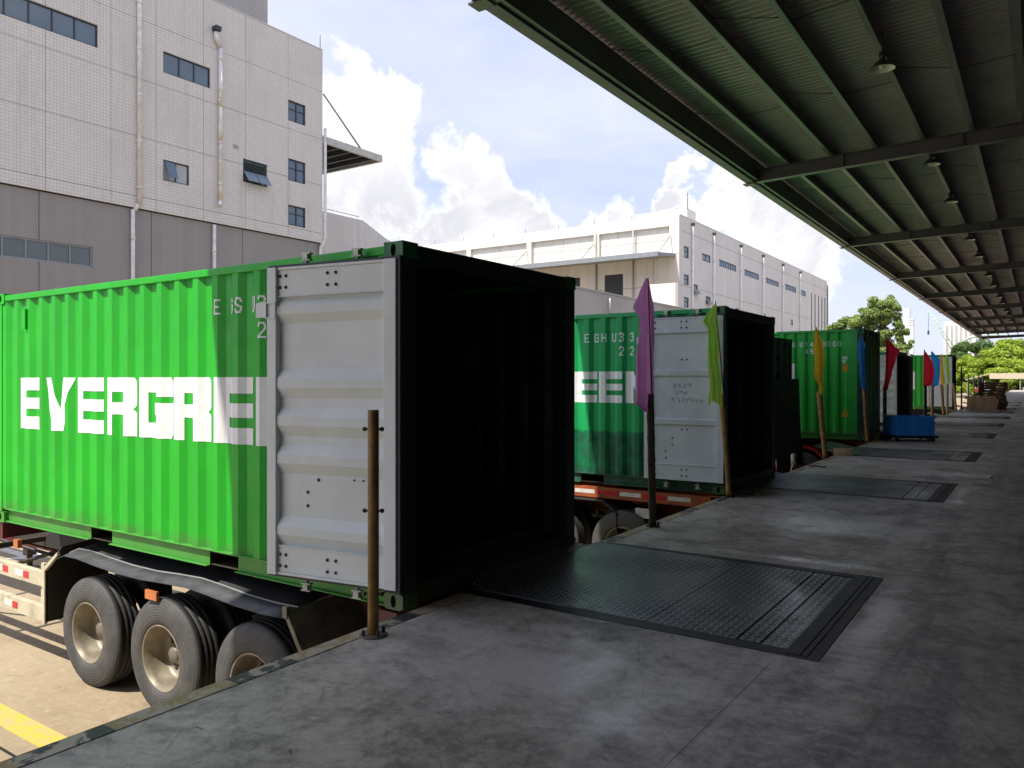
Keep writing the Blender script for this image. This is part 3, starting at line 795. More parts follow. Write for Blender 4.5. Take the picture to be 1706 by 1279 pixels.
    while y < Wc - .16:
        q = [(y, 0), (y + .07, 0), (y + .11, .04), (y + .18, .04), (min(y + .22, Wc - .15), 0)]
        for (a, da), (b, db) in zip(q, q[1:]):
            if b > a: mb.poly([(-L + .02 + da, a, .1), (-L + .02 + db, b, .1), (-L + .02 + db, b, H - .1), (-L + .02 + da, a, H - .1)])
        y += .22
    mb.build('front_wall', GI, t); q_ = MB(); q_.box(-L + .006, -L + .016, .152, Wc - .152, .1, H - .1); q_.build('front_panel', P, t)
    if L > 7 or True:
        mb = MB()
        x = -.9
        while x > -L + .3:
            if not any(a - .1 < x < b + .1 for a, b in pk): mb.box(x - .02, x + .02, .06, Wc - .06, .02, .123)
            x -= .45
        mb.build('cross_members', P, t)
    if door: door_leaf(t, H, door, doorm, ang, (.02, -.04, 0))
    if right_door:
        dd = door_leaf(t, H, 'flat', GD, pi * right_door, (.02, Wc + .06, 0))
    if closed:
        for k, (a, b) in enumerate(((.166, 1.213), (1.225, Wc - .166))):
            mb = MB(); mb.box(-.09, -.05, a, b, .165, H - .15)
            for q in range(5):
                zc_ = .4 + q * (H - .7) / 5; mb.hexa([(-.05, a + .06, zc_), (-.05, b - .06, zc_), (-.05, b - .06, zc_), (-.05, a + .06, zc_), (-.05, a + .06, zc_ + .3), (-.05, b - .06, zc_ + .3), (-.015, b - .06, zc_ + .22), (-.015, a + .06, zc_ + .22)])
            dd = mb.build('closed_door', P, t)
            for yy in (a + .25, b - .25):
                q = MB(); q.tube([(.008, yy, .08), (.008, yy, H - .08)], .017, 8); q.box(.0, .03, yy - .1, yy + .02, 1.2, 1.24); q.build('lock_rod', CAM, dd)
    # square handhold / vent block near the front
    mb = MB(); mb.box(-L + .62, -L + .70, -.012, .012, H - .42, H - .2); mb.build('vent_cover', P, t)
    return t

C1 = container((-3.675, 4.06, -.02), 6.20, 2.591, G1, 'nearest bright green container with large white lettering and a grey door folded open', 'ridged', ang=.152,
    text=('EVERGREEN', [(-5.695, .47), (-5.13, .59), (-4.495, .50), (-3.915, .51), (-3.335, .52), (-2.765, .525), (-2.165, .50), (-1.605, .51), (-1.04, .54)], 0, 0, 1.08, .56),
    codes=[([('E', -2.155), ('G', -1.965), ('S', -1.87), ('U', -1.68), ('3', -1.575), ('0', -1.44), ('6', -1.32)], 2.18, .115, .055), ([('2', -1.575), ('2', -1.44), ('G', -1.32), ('1', -1.2)], 1.965, .115, .055)])
C2 = container((-3.57, 10.45, .02), 6.058, 2.591, G2, 'second green container with dark stained lower side and worn grey door behind the purple flag', 'ribbed', DOORG2, ang=.04,
    text=('EVERGREEN', -5.02, .40, .038, 1.23, .47),
    codes=[([('E', -2.18), ('G', -2.03), ('H', -1.89), ('U', -1.73), ('3', -1.60), ('3', -1.44), ('1', -1.28)], 2.15, .115, .06), ([('2', -1.60), ('2', -1.44), ('G', -1.28)], 1.945, .115, .06)])
C3 = container((-3.75, 21.65, .03), 12.192, 2.896, G3, 'tall green forty foot container with yellow warning triangle, shut end, behind the yellow flag', closed=True,
    text=('EVERGREEN', -11.1, .93, .125, 1.05, .95),
    codes=[([('E', -2.05), ('G', -1.92), ('S', -1.79), ('U', -1.60), ('1', -1.46), ('4', -1.33), ('6', -1.18), ('9', -1.04), ('0', -.91), ('0', -.76), ('0', -.63)], 2.45, .11, .065), ([('4', -1.46), ('5', -1.32), ('G', -1.17), ('1', -1.03)], 2.26, .11, .065)])
# stickers on C3
prof3 = profile(12.192)
sp3 = [c for c in C3.children if c.name.startswith('side_panel')][0]
paint([R(-.53, -.40, 1.78, 1.96)], prof3, .003, 'orange_sticker', STICKO, sp3)
paint(segpolys('8', -.515, 1.89, .03, .04, .008) + segpolys('8', -.455, 1.89, .03, .04, .008) + segpolys('H', -.51, 1.80, .09, .05, .009), prof3, .0045, 'sticker_print', RUB, sp3)
paint([[(-.58, .60), (-.35, .60), (-.465, .82)]], prof3, .003, 'warning_triangle', YELLP, sp3)
paint([R(-.475, -.455, .67, .75), R(-.475, -.455, .635, .655)], prof3, .0045, 'warning_mark', RUB, sp3)
paint([R(-.55, -.40, 2.14, 2.16), R(-.55, -.40, 2.10, 2.115), R(-.55, -.42, 2.06, 2.075), R(-.52, -.46, 2.00, 2.04)], prof3, .003, 'small_print', WHITE, sp3)
C4 = container((-4.0, 29.0, -.02), 6.058, 2.591, G2, 'container with grey-green ridged door folded open, behind the single red flag', 'ridged', mat('door_grey_green', (.66, .71, .68), .5, var=.06), ang=.05, right_door=-.5)
C6 = container((-3.8, 46.4, .02), 12.192, 2.896, G4, 'farthest fresh green container with flat pale door, behind the cluster of four flags', 'flat', DOORG2, ang=.04, text=('EVERGREEN', -11.1, .93, .125, 1.05, .95))
# marker scrawl on C2's door
d2 = [c for c in C2.children if c.name.startswith('open_door')][0]
pan2 = [c for c in d2.children if c.name.startswith('door_panel')][0]
mb = MB(); rs = random.Random(3)
for row, (z, n, h, x0) in enumerate(((1.47, 4, .05, -.72), (1.375, 3, .05, -.70), (1.27, 7, .055, -.74))):
    for i in range(n):
        for k in range(5):
            x = x0 + i * .068 + rs.uniform(-.02, .02); zz_ = z + rs.uniform(0, h)
            a = rs.choice([0, pi / 2, .8, -.8]); l = rs.uniform(.015, .035)
            for pl in [[(x - cos(a) * l - sin(a) * .0025, zz_ - sin(a) * l + cos(a) * .0025), (x - cos(a) * l + sin(a) * .0025, zz_ - sin(a) * l - cos(a) * .0025), (x + cos(a) * l + sin(a) * .0025, zz_ + sin(a) * l - cos(a) * .0025), (x + cos(a) * l - sin(a) * .0025, zz_ + sin(a) * l + cos(a) * .0025)]]:
                mb.poly([(u, .0062 - .0001 * k, v) for u, v in pl])
tag(mb.build('marker_scrawl', mat('marker_ink', (.25, .28, .32), .6), pan2), kind='stuff')

# dark container and folded tail lift between C2 and C3
C5 = container((-4.95, 16.9, -.02), 6.058, 2.591, GD, 'near-black container set back from the dock between the lime and yellow flag posts', closed=True)
tl = thing('tail_lift', 'black upright tail lift platform leaning against the set-back dark container', 'tail lift', (-4.85, 16.9, -.1))
mb = MB(); mb.hexa([(.0, .05, 0), (.10, .05, 0), (.10, 2.5, 0), (.0, 2.5, 0), (.02, .15, 1.72), (.07, .15, 1.72), (.07, 2.38, 1.72), (.02, 2.38, 1.72)]); bev(mb.build('platform', STEELD, tl), .02)
mb = MB()
for i in range(9): mb.box(.104, .112, .35 + i * .2, .48 + i * .2, 1.28, 1.40)
mb.build('faint_lettering', mat('faded_grey_print', (.16, .16, .18), .6), tl)
mb = MB(); mb.tube([(.11, 1.9, .5), (.15, 1.9, .55), (.15, 1.9, .95), (.11, 1.9, 1.0)], .012, 8); mb.build('handle', STEELD, tl)
mb = MB(); mb.box(-.02, .12, -.02, .05, -.35, .3); mb.box(-.02, .12, 2.5, 2.57, -.35, .3); mb.build('lift_arm', STEELD, tl)

# paper placards inside C1
mb = MB(); mb.box(-1.32, -1.14, 2.368, 2.372, 1.75, 1.99); mb.box(-1.10, -.93, 2.368, 2.372, 1.60, 1.70)
mb.build('inside_placard', mat('placard_grey', (.09, .095, .10), .6), C1)

# ------------------------------------------------------------------ trailers
def wheel_mesh():
    n = 48; R0 = .535
    fn = lambda a, b, h: (a, h, b)
    ty = MB(); ty.lathe([(.285, .035), (.30, .0), (.36, -.012), (.44, -.010), (.49, .006), (.520, .022), (R0, .045), (R0, .085), (R0 - .012, .088), (R0 - .012, .098), (R0, .101), (R0, .135), (R0 - .012, .138), (R0 - .012, .148), (R0, .151), (R0, .185), (R0 - .012, .188), (R0 - .012, .198), (R0, .201), (R0, .24), (.49, .27), (.36, .29), (.285, .26)], fn, n)
    ri = MB(); ri.lathe([(.300, .012), (.303, .002), (.292, -.004), (.283, .006), (.276, .03), (.266, .045), (.268, .075), (.255, .095), (.250, .175), (.232, .205), (.20, .218), (.15, .222), (.11, .215)], fn, 40)
    ri.cur = 1
    for k in range(8):
        t = 2 * pi * k / 8 + .2; cx, cz = .190 * cos(t), .190 * sin(t)
        ri.lathe([(.030, 0), (.018, .001), (.001, .001)], lambda a, b, h, cx=cx, cz=cz: (cx + a, .2135 + h * 0, cz + b), 12, False)
    hu = MB(); hu.lathe([(.11, .218), (.11, .185), (.10, .165), (.075, .16), (.07, .125), (.06, .112), (.001, .11)], fn, 24)
    for k in range(10):
        t = 2 * pi * k / 10; cx, cz = .137 * cos(t), .137 * sin(t)
        hu.lathe([(.014, .21), (.014, .17), (.009, .165), (.001, .165)], lambda a, b, h, cx=cx, cz=cz: (cx + a, h, cz + b), 6)
    return ty.mesh('tyre', TYRE), ri.mesh('rim', [RIM, RUB]), hu.mesh('hub', HUB)
TM, RM, HM = wheel_mesh()
def link(name, me, parent, loc=(0, 0, 0), rz=0):
    o = bpy.data.objects.new(name, me); COL.objects.link(o); o.parent = parent; o.location = loc; o.rotation_euler = (0, 0, rz); return o
def trailer(loc, cm, label, detail=True, guardm=MUDG, siderail=False, arch=False):
    t = thing('container_trailer', label, 'trailer', loc, group='trailers under the containers')
    DZ = 1.40; Wt = 2.438
    for yc in (.80, 1.64):
        mb = MB(); mb.box(-12.2, -.2, yc - .07, yc + .07, DZ - .03, DZ - .012); mb.box(-12.2, -.2, yc - .07, yc + .07, DZ - .50, DZ - .48); mb.box(-12.2, -.2, yc - .008, yc + .008, DZ - .48, DZ - .03)
        mb.build('main_beam', cm, t)
    xs = [-.35, -1.9, -3.5, -5.95, -8.2, -10.4, -12.0]
    for x in xs:
        mb = MB(); mb.box(x - .06, x + .06, .70, Wt - .70, DZ - .20, DZ - .031); mb.build('cross_member', cm, t)
    for x in (-.12, -6.15):
        mb = MB(); mb.box(x - .09, x + .09, .02, Wt - .02, DZ - .17, DZ - .006); mb.build('bolster', cm, t)
    mb = MB(); mb.box(-.14, -.06, .1, Wt - .1, .55, .68); mb.box(-.1, -.06, .3, .38, .66, 1.2); mb.box(-.1, -.06, Wt - .38, Wt - .3, .66, 1.2); mb.build('rear_bumper_bar', cm, t)
    axs = [-1.52, -2.81, -4.07] if detail else [-1.52, -2.81]
    for x in axs:
        mb = MB(); mb.tube([(x, .2, .535), (x, Wt - .2, .535)], .07, 10); mb.tube([(x, .8, .535), (x, .8, .9)], .05, 8); mb.tube([(x, 1.64, .535), (x, 1.64, .9)], .05, 8)
        mb.box(x - .45, x + .45, .76, .84, .60, .66); mb.box(x - .45, x + .45, 1.60, 1.68, .60, .66)
        mb.build('axle', STEELD, t)
        for y, rz in ((-.05, 0), (.62, pi), (Wt + .05, pi), (Wt - .62, 0)):
            w = bpy.data.objects.new('wheel', None); COL.objects.link(w); w.parent = t; w.location = (x, y, .535); w.rotation_euler = (0, 0, rz)
            link('tyre', TM, w)
            if y in (-.05, Wt + .05): link('rim', RM, w); link('hub', HM, w)
    for x in (-9.6,):
        for y in (.55, Wt - .55):
            mb = MB(); mb.box(x - .07, x + .07, y - .07, y + .07, .25, DZ - .3); mb.box(x - .16, x + .16, y - .14, y + .14, .0, .05); mb.tube([(x, y, .05), (x, y, .3)], .045, 8); mb.build('landing_leg', STEELD, t)
    if detail:
        # mudguard: long sheet following the wheels
        top = [(-4.70, 1.255), (-4.50, 1.325), (-4.25, 1.33), (-3.9, 1.305), (-3.5, 1.285), (-3.1, 1.285), (-2.75, 1.305), (-2.4, 1.318), (-2.1, 1.300), (-1.75, 1.272), (-1.4, 1.262), (-1.12, 1.270)]
        ys = [-.075, .10, .28, .50, .66]; zoff = [-.075, -.03, .0, .01, .0]
        mb = MB(); mb.smooth = True
        base = len(mb.v)
        for (x, z) in top:
            for y, dz_ in zip(ys, zoff): mb.v.append((x, y, z + dz_ ))
        nn = len(ys)
        for i in range(len(top) - 1):
            for j in range(nn - 1): q = base + i * nn + j; mb.face([q, q + nn, q + nn + 1, q + 1])
        mg = mb.build('mudguard', MUDG, t)
        so_ = mg.modifiers.new('solid', 'SOLIDIFY'); so_.thickness = .008
        mb = MB(); mb.smooth = False
        for (a, za), (b, zb) in zip(top, top[1:]):
            mb.hexa([(a, .085, za - .036), (b, .085, zb - .036), (b, .090, zb - .032), (a, .090, za - .032), (a, .085, za - .027), (b, .085, zb - .027), (b, .090, zb - .025), (a, .090, za - .025)])
        mb.build('mudguard_seam', mat('pale_seam', (.32, .33, .33), .5), mg)
        # rear sloped end plate
        mb = MB(); mb.hexa([(-1.12, -.075, 1.235), (-1.09, -.075, 1.26), (-1.09, .66, 1.26), (-1.12, .66, 1.235), (-.84, -.075, .80), (-.80, -.075, .82), (-.80, .66, .82), (-.84, .66, .80)])
        mb.box(-1.12, -1.07, -.085, -.05, 1.20, 1.29)
        mb.build('mudguard_end_plate', TAN, t)
        # front plate of the arch
        mb = MB(); mb.prism([(-.06, .50), (.60, .50), (.60, 1.30), (.1, 1.26), (-.06, 1.05)], lambda u, v, w: (w, u, v), -4.90, -4.885); mb.build('mudguard_front_plate', STEELD, t)
        mb = MB(); mb.prism([(-4.93, .48), (-4.885, .48), (-4.885, 1.04), (-4.62, 1.235), (-4.62, 1.27), (-4.93, 1.06)], lambda u, v, w: (u, w, v), -.075, -.045); mb.build('guard_end_frame', CREAM, t)
        mb = MB(); mb.box(-3.02, -2.84, -.075, -.05, 1.05, 1.13); mb.build('amber_lamp', AMBER, t)
        sg = bpy.data.objects.new('side_guard', None); COL.objects.link(sg); sg.parent = t
        for z0, z1 in ((.865, 1.02), (.50, .66)):
            mb = MB(); mb.box(-9.2, -4.935, -.070, -.045, z0, z1); mb.box(-9.2, -4.935, -.045, -.01, z1 - .02, z1); mb.box(-9.2, -4.935, -.045, -.01, z0, z0 + .02); bev(mb.build('guard_rail', CREAM, sg), .005)
        for x in (-5.0, -6.6, -8.4): 
            mb = MB(); mb.box(x - .035, x + .035, -.04, -.008, .48, 1.1); mb.box(x - .03, x + .03, -.008, .8, 1.02, 1.08); mb.build('guard_post', CREAM if x == -5.0 else STEELD, sg)
        for z in (.945, .58):
            x = -5.35 if z > .8 else -5.6
            while x > -9:
                mb = MB(); mb.box(x, x + .11, -.074, -.0705, z - .035, z + .035); mb.build('red_reflector', REFR, sg)
                mb = MB(); mb.box(x - .19, x - .01, -.0735, -.0705, z - .035, z + .035); mb.build('white_reflector', REFW, sg); x -= .48
        mb = MB(); mb.box(-5.80, -5.70, .02, .07, 1.16, 1.25); mb.build('marker_lamp', AMBER, t)
        mb = MB(); mb.tube([(-9.4, .2, 1.2), (-5.4, .5, .95)], .02, 6); mb.tube([(-7.6, .3, .5), (-5.6, .6, 1.1)], .025, 6); mb.box(-7.4, -5.2, .72, .74, .95, 1.25); mb.build('bracing', STEELD, t)
    if siderail:
        mb = MB(); mb.box(-6.2, -.1, .02, .10, DZ - .18, DZ - .022); mb.build('side_rail', cm, t)
        x = -.5
        k = 0
        while x > -6: mb = MB(); mb.box(x - .34, x, .016, .0195, DZ - .125, DZ - .065); mb.build('reflector_strip', [REFW, REFR][k % 2], t); x -= .38; k += 1
        # angular wheel arch
        mb = MB()
        pl = [(-3.4, 1.20), (-1.85, 1.20), (-1.62, 1.03), (-1.62, .70)]
        for (a, za), (b, zb) in zip(pl, pl[1:]): mb.hexa([(a, -.07, za - .02), (b, -.07, zb - .02), (b, .66, zb - .02), (a, .66, za - .02), (a, -.07, za), (b + .02, -.07, zb), (b + .02, .66, zb), (a, .66, za)])
        mb.build('wheel_arch', STEELD, t)
        mb = MB(); mb.box(-1.35, -1.1, .02, .05, DZ - .42, DZ - .28); mb.build('number_plate', REFW, t)
    if arch:
        for x in axs[:1]:
            mb = MB(); n = 14
            for k in range(n):
                a0, a1 = pi * k / n, pi * (k + 1) / n
                p = [(x + .62 * cos(a), .55 + .62 * sin(a)) for a in (a0, a1)]; q = [(x + .68 * cos(a), .55 + .68 * sin(a)) for a in (a0, a1)]
                mb.hexa([(p[0][0], -.08, p[0][1]), (p[1][0], -.08, p[1][1]), (p[1][0], .6, p[1][1]), (p[0][0], .6, p[0][1]), (q[0][0], -.08, q[0][1]), (q[1][0], -.08, q[1][1]), (q[1][0], .6, q[1][1]), (q[0][0], .6, q[0][1])])
            mb.build('mudguard', RED, t)
    return t
trailer((-3.72, 4.06, GZ), MAROON, 'maroon trailer with wavy grey mudguard over three dusty wheels under the nearest container')
trailer((-3.57, 10.45, GZ + .035), ORANGE, 'orange trailer with worn reflector tape under the second, stained container', detail=False, siderail=True)
t5 = trailer((-4.95, 16.9, GZ), STEELD, 'dark trailer under the set-back near-black container', detail=False)
for y in (.0, 1.3): mb = MB(); mb.box(-.06, -.04, y, y + 1.15, .35, 1.36); mb.build('mud_flap', RUB, t5)
trailer((-3.75, 21.65, GZ + .04), MAROON, 'dark red trailer with bright red wheel arch behind the yellow flag post', detail=False, arch=True)
trailer((-4.0, 29.0, GZ), STEELD, 'dark trailer under the container behind the blue crate', detail=False)
trailer((-3.8, 46.4, GZ + .03), STEELD, 'dark trailer under the farthest green container', detail=False)

# ------------------------------------------------------------------ posts and flags
FLAGS = {
'purple': [(2.7, -0.02, 0.01), (2.53, -0.08, 0.03), (2.38, -0.14, 0.05), (2.27, -0.07, 0.06), (2.17, -0.07, 0.06), (1.81, -0.11, 0.05), (1.42, -0.12, 0.06), (1.27, -0.13, -0.01)],
'green': [(2.61, -0.03, 0.0), (2.5, -0.11, 0.0), (2.38, -0.18, 0.0), (2.29, -0.11, 0.02), (1.86, -0.11, 0.04), (1.53, -0.08, 0.07), (1.27, -0.1, 0.07)],
'yellow': [(2.66, -0.02, 0.0), (2.48, -0.04, 0.05), (2.3, -0.04, 0.11), (1.99, -0.02, 0.13), (1.62, -0.04, 0.1), (1.44, 0.05, 0.12), (1.32, 0.04, 0.13)],
'blue': [(2.67, -0.02, 0.02), (2.47, -0.05, 0.12), (2.39, -0.05, 0.09), (1.94, -0.02, 0.08), (1.63, -0.02, 0.11), (1.36, 0.02, 0.12)],
'red': [(2.73, 0.0, 0.02), (2.56, -0.02, 0.18), (2.42, -0.02, 0.32), (2.14, -0.03, 0.22), (1.8, -0.05, 0.12), (1.3, -0.1, 0.0)],
'red2': [(2.71, -0.05, -0.02), (2.5, -0.05, 0.11), (2.21, -0.05, 0.27), (1.87, -0.05, 0.32), (1.35, -0.05, 0.23)],
'blue2': [(2.71, -0.05, 0.02), (2.37, -0.02, 0.29), (1.89, 0.05, 0.29), (1.34, 0.02, 0.22)],
'yellow2': [(2.73, -0.05, 0.0), (2.46, -0.16, 0.0), (1.92, -0.08, 0.05), (1.38, -0.03, 0.11)],
'green2': [(2.72, -0.08, 0.03), (2.5, -0.11, 0.06), (1.94, -0.03, 0.08), (1.38, 0.03, 0.11)]}
def interp(rows, z):
    rs_ = sorted(rows)
    for a, b in zip(rs_, rs_[1:]):
        if a[0] <= z <= b[0]:
            t = (z - a[0]) / (b[0] - a[0]); t2 = t * t * (3 - 2 * t) * .5 + t * .5
            return a[1] + (b[1] - a[1]) * t2, a[2] + (b[2] - a[2]) * t2
    return (rs_[-1][1], rs_[-1][2])
def flag(fkey, colour, base, sx, sy, ztop, lean, label, seed):
    """stick + cloth, thing origin at post base; sx offset of the stick from the post axis"""
    t = thing('flag', label, 'flag', base, group='cloth flags on sticks above the dock edge')
    d = Vector((.83, .56, 0)); nrm = Vector((.56, -.83, 0))
    p0 = Vector((0, 0, .12)) + nrm * .055; p1 = d * sx + nrm * .05; p1.z = ztop
    mb = MB(); mb.tube([p0, p0.lerp(p1, .5) + d * .012, p1], [.011, .009, .006], 6); mb.build('stick', STICK, t)
    rows = FLAGS[fkey]; zt_, zb = max(r[0] for r in rows), min(r[0] for r in rows)
    nz, nu = 48, 12; mb = MB(); mb.smooth = True; rs = random.Random(seed); ph = rs.uniform(0, 6)
    for j in range(nz + 1):
        z = zt_ + (zb - zt_) * j / nz
        a, b = interp(rows, z); 
        for i in range(nu + 1):
            s = i / nu; u = (a + b) / 2 + (b - a) * 1.15 * (s - .5) + sx
            # gathered folds
            w = .026 * sin(s * 9 + ph + z * 1.6) + .014 * sin(s * 23 + z * 4 + ph * 2) + .007 * sin(z * 17 + s * 5); w *= min(1, (j + 1) / 8) * min(1, (b - a) / .1)
            zz_ = z + (.03 * sin(s * 6 + ph) * (j / nz)) + (rs.uniform(-.012, .012) if j == nz else 0)
            P_ = d * u + nrm * ((.015 if fkey == 'purple' else .10) + w) ; mb.v.append((P_.x, P_.y, zz_))
    for j in range(nz):
        for i in range(nu): q = j * (nu + 1) + i; mb.face([q, q + 1, q + nu + 2, q + nu + 1])
    mb.build('cloth', FL[colour], t)
    return t
def steel_post(loc, label, h=1.41, m=YPOST, r=.035, lean=0):
    t = thing('guard_post', label, 'post', loc, group='posts along the dock edge')
    mb = MB(); mb.tube([(0, 0, .008), (0, 0, h)], r, 20); bev(mb.build('tube', m, t), .003)
    mb = MB(); mb.lathe([(.001, .012), (.085, .012), (.088, .008), (.088, .0)], lambda a, b, h_: (a, b, h_), 24, False); mb.build('base_plate', TAN, t)
    for k in range(4):
        a = pi / 4 + k * pi / 2 + .4; mb = MB(); mb.lathe([(.011, .0), (.011, .03), (.006, .034), (.001, .034)], lambda x, y, h_, a=a: (.068 * cos(a) + x, .068 * sin(a) + y, .012 + h_), 6, False); mb.build('anchor_bolt', STEELD, t)
    for z in (.26, .78, 1.29):
        if z < h: mb = MB(); mb.tube([(-.045, -.03, z), (.045, .03, z)], .007, 8); mb.lathe([(.014, 0), (.014, .012), (.001, .013)], lambda x, y, h_, z=z: (-.042 - h_, -.028 + x, z + y), 8); mb.lathe([(.014, 0), (.014, .012), (.001, .013)], lambda x, y, h_, z=z: (.042 + h_, .028 + x, z + y), 8); mb.build('through_bolt', STEELD, t)
    return t
def bamboo(loc, label, h=1.38, m=BAMB, lean=(0, 0), r=.036, seed=0):
    t = thing('bamboo_post', label, 'post', loc, group='posts along the dock edge'); rs = random.Random(seed)
    pts, rr = [], []; z = 0; n = 6
    for i in range(n):
        z0 = h * i / n; z1 = h * (i + 1) / n
        for zz_, k in ((z0 + .012, 1), ((z0 + z1) / 2, .93), (z1 - .012, 1), (z1, 1.12)):
            pts.append((lean[0] * zz_ / h, lean[1] * zz_ / h, zz_)); rr.append(r * k)
    mb = MB(); mb.tube(pts, rr, 14); mb.build('culm', m, t)
    mb = MB(); mb.lathe([(.001, .01), (.075, .01), (.078, .0)], lambda a, b, h_: (a, b, h_), 20, False); mb.build('base_plate', STEELD, t)
    for k in range(3):
        a = k * 2.1 + .5; mb = MB(); mb.lathe([(.013, 0), (.013, .035), (.004, .05), (.001, .05)], lambda x, y, h_, a=a: (.06 * cos(a) + x, .06 * sin(a) + y, .008 + h_), 6, False); mb.build('anchor_bolt', STEELD, t)
    return t
steel_post((-3.45, 3.54, 0), 'nearest ochre steel post without a flag, bolted in front of the grey container door')
DB = mat('dark_bamboo', (.10, .06, .03), .6, var=.25, vscale=6)
bamboo((-3.49, 7.87, 0), 'dark brown bamboo post carrying the purple flag', 1.44, DB, (-.03, 0), .042, 1)
flag('purple', 'purple', (-3.49, 7.87, 0), -.06, 0, 2.7, 0, 'drooping purple flag on the second post from the camera', 1)
bamboo((-3.50, 10.42, 0), 'pale bamboo post carrying the lime flag beside a lump of stone', 1.40, BAMB, (-.09, -.05), .042, 2)
flag('green', 'green', (-3.50, 10.42, 0), -.20, 0, 2.66, 0, 'lime green flag hanging left of the second container end', 2)
bamboo((-3.62, 16.69, 0), 'leaning golden bamboo post of the single large yellow flag', 1.34, BAMB, (-.11, -.07), .05, 3)
flag('yellow', 'yellow', (-3.62, 16.69, 0), -.21, 0, 2.68, 0, 'yellow flag hanging in front of the tall green container', 3)
bamboo((-3.63, 21.42, 0), 'golden bamboo post of the narrow blue flag at the end of the tall green container', 1.4, BAMB, (-.07, -.04), .055, 4)
flag('blue', 'blue', (-3.63, 21.42, 0), -.22, 0, 2.7, 0, 'narrow crumpled blue flag at the corner of the tall green container', 4)
bamboo((-3.61, 23.95, 0), 'thin yellow bamboo post just left of the blue crate', 1.4, BAMB, (0, 0), .05, 5)
flag('red', 'red', (-3.61, 23.95, 0), .02, 0, 2.75, 0, 'single red flag above the left end of the blue crate', 5)
far = [(33.0, 'red2', 'red', 'dark brown', DB), (35.3, 'blue2', 'blue', 'golden', BAMB), (39.7, 'yellow2', 'yellow', 'leaning tan', BAMB), (41.4, 'green2', 'green', 'straight tan', BAMB)]
for i, (y, k, c, w, m_) in enumerate(far):
    cn = {'green': 'lime', 'red': 'broad red', 'blue': 'broad blue', 'yellow': 'slim yellow'}[c]
    bamboo((-3.58, y, 0), '%s bamboo post under the %s flag of the far cluster' % (w, cn), 1.38, m_, (0 if i != 2 else -.1, 0), .055, 10 + i)
    flag(k, c, (-3.58, y, 0), -.06 if i != 2 else -.12, 0, 2.76, 0, '%s flag in the far cluster of flags' % cn, 10 + i)
bamboo((-3.58, 45.9, 0), 'bare leaning bamboo post at the end of the farthest green container', 1.4, BAMB, (-.12, 0), .06, 20)
bamboo((-3.55, 48.8, 0), 'slim yellow post between the farthest container and the pallets', 2.3, YPOST, (0, 0), .04, 21)

# ------------------------------------------------------------------ small things on the dock
def rock(loc, s, label, seed):
    import bmesh
    bm = bmesh.new(); bmesh.ops.create_icosphere(bm, subdivisions=3, radius=1); rs = random.Random(seed)
    from mathutils import noise as mn
    for v in bm.verts:
        n = mn.noise(v.co * 1.3 + Vector((seed, 0, 0))) * .3
        v.co = Vector((max(-.8, min(.8, v.co.x * (1 + n))) * s[0], max(-.8, min(.8, v.co.y * (1 + n))) * s[1], max(-.75, min(.75, v.co.z * (1 + n))) * s[2]))
    me = bpy.data.meshes.new('stone_block'); bm.to_mesh(me); bm.free(); me.materials.append(STONE)
    o = bpy.data.objects.new('stone_block', me); COL.objects.link(o); o.location = loc; tag(o, label, 'stone'); return o
rock((-3.40, 10.85, .06), (.12, .17, .08), 'grey lump of stone on the dock edge beside the lime flag post', 2)
mb = MB(); mb.box(-.19, .19, -.06, .06, 0, .14); o = bev(mb.build('wood_block', WOOD1, None, (-3.45, 17.55, .002), (0, 0, .15)), .006); tag(o, 'pale wooden block lying on the dock right of the yellow flag post', 'wood block')
mb = MB(); mb.tube([(-.12, 0, .012), (-.05, .03, .012), (.02, 0, .02), (.10, -.02, .012), (.16, .01, .012)], .012, 8); mb.tube([(-.12, 0, .012), (-.16, .02, .06), (-.17, .03, .11)], .008, 6)
o = mb.build('bent_hook', STEELD, None, (-3.38, 14.9, 0)); tag(o, 'small black bent iron hook lying near the dark container', 'hook')
mb = MB()
for i in range(6): mb.tube([(-.1 + i * .03, -.02 + .01 * (i % 2), .008), (-.08 + i * .03, .03, .03 + .008 * (i % 3)), (-.06 + i * .03, .05, .008)], .014, 5)
o = mb.build('crumpled_paper', PAPER, None, (-.73, 14.7, 0)); tag(o, 'small crumpled white paper on the dock floor', 'litter')

# blue crate on dolly
cr = thing('blue_crate', 'bright blue ribbed plastic crate on a black dolly beside the red flag', 'crate', (-2.86, 22.8, .15), radians(30))
Wx, Wy, Hc = .92, .84, .50
mb = MB(); mb.box(-Wx / 2, Wx / 2, -Wy / 2, -Wy / 2 + .02, 0, Hc); mb.box(-Wx / 2, Wx / 2, Wy / 2 - .02, Wy / 2, 0, Hc); mb.box(-Wx / 2, -Wx / 2 + .02, -Wy / 2 + .02, Wy / 2 - .02, 0, Hc); mb.box(Wx / 2 - .02, Wx / 2, -Wy / 2 + .02, Wy / 2 - .02, 0, Hc); mb.box(-Wx / 2 + .02, Wx / 2 - .02, -Wy / 2 + .02, Wy / 2 - .02, 0, .02)
mb.build('body', BLUEP, cr)
mb = MB()
for z in (.03, .17, .33, Hc - .03):
    mb.box(-Wx / 2 - .018, Wx / 2 + .018, -Wy / 2 - .018, -Wy / 2 - .0005, z - .02, z + .02); mb.box(-Wx / 2 - .018, -Wx / 2 - .0005, -Wy / 2, Wy / 2, z - .02, z + .02); mb.box(Wx / 2 + .0005, Wx / 2 + .018, -Wy / 2, Wy / 2, z - .02, z + .02)
mb.build('rim_bands', BLUEP, cr)
for i in range(8):
    x = -Wx / 2 + .03 + i * (Wx - .06) / 7; mb = MB(); mb.box(x - .01, x + .01, -Wy / 2 - .014, -Wy / 2 - .0008, .0, Hc); mb.build('rib', BLUEP, cr)
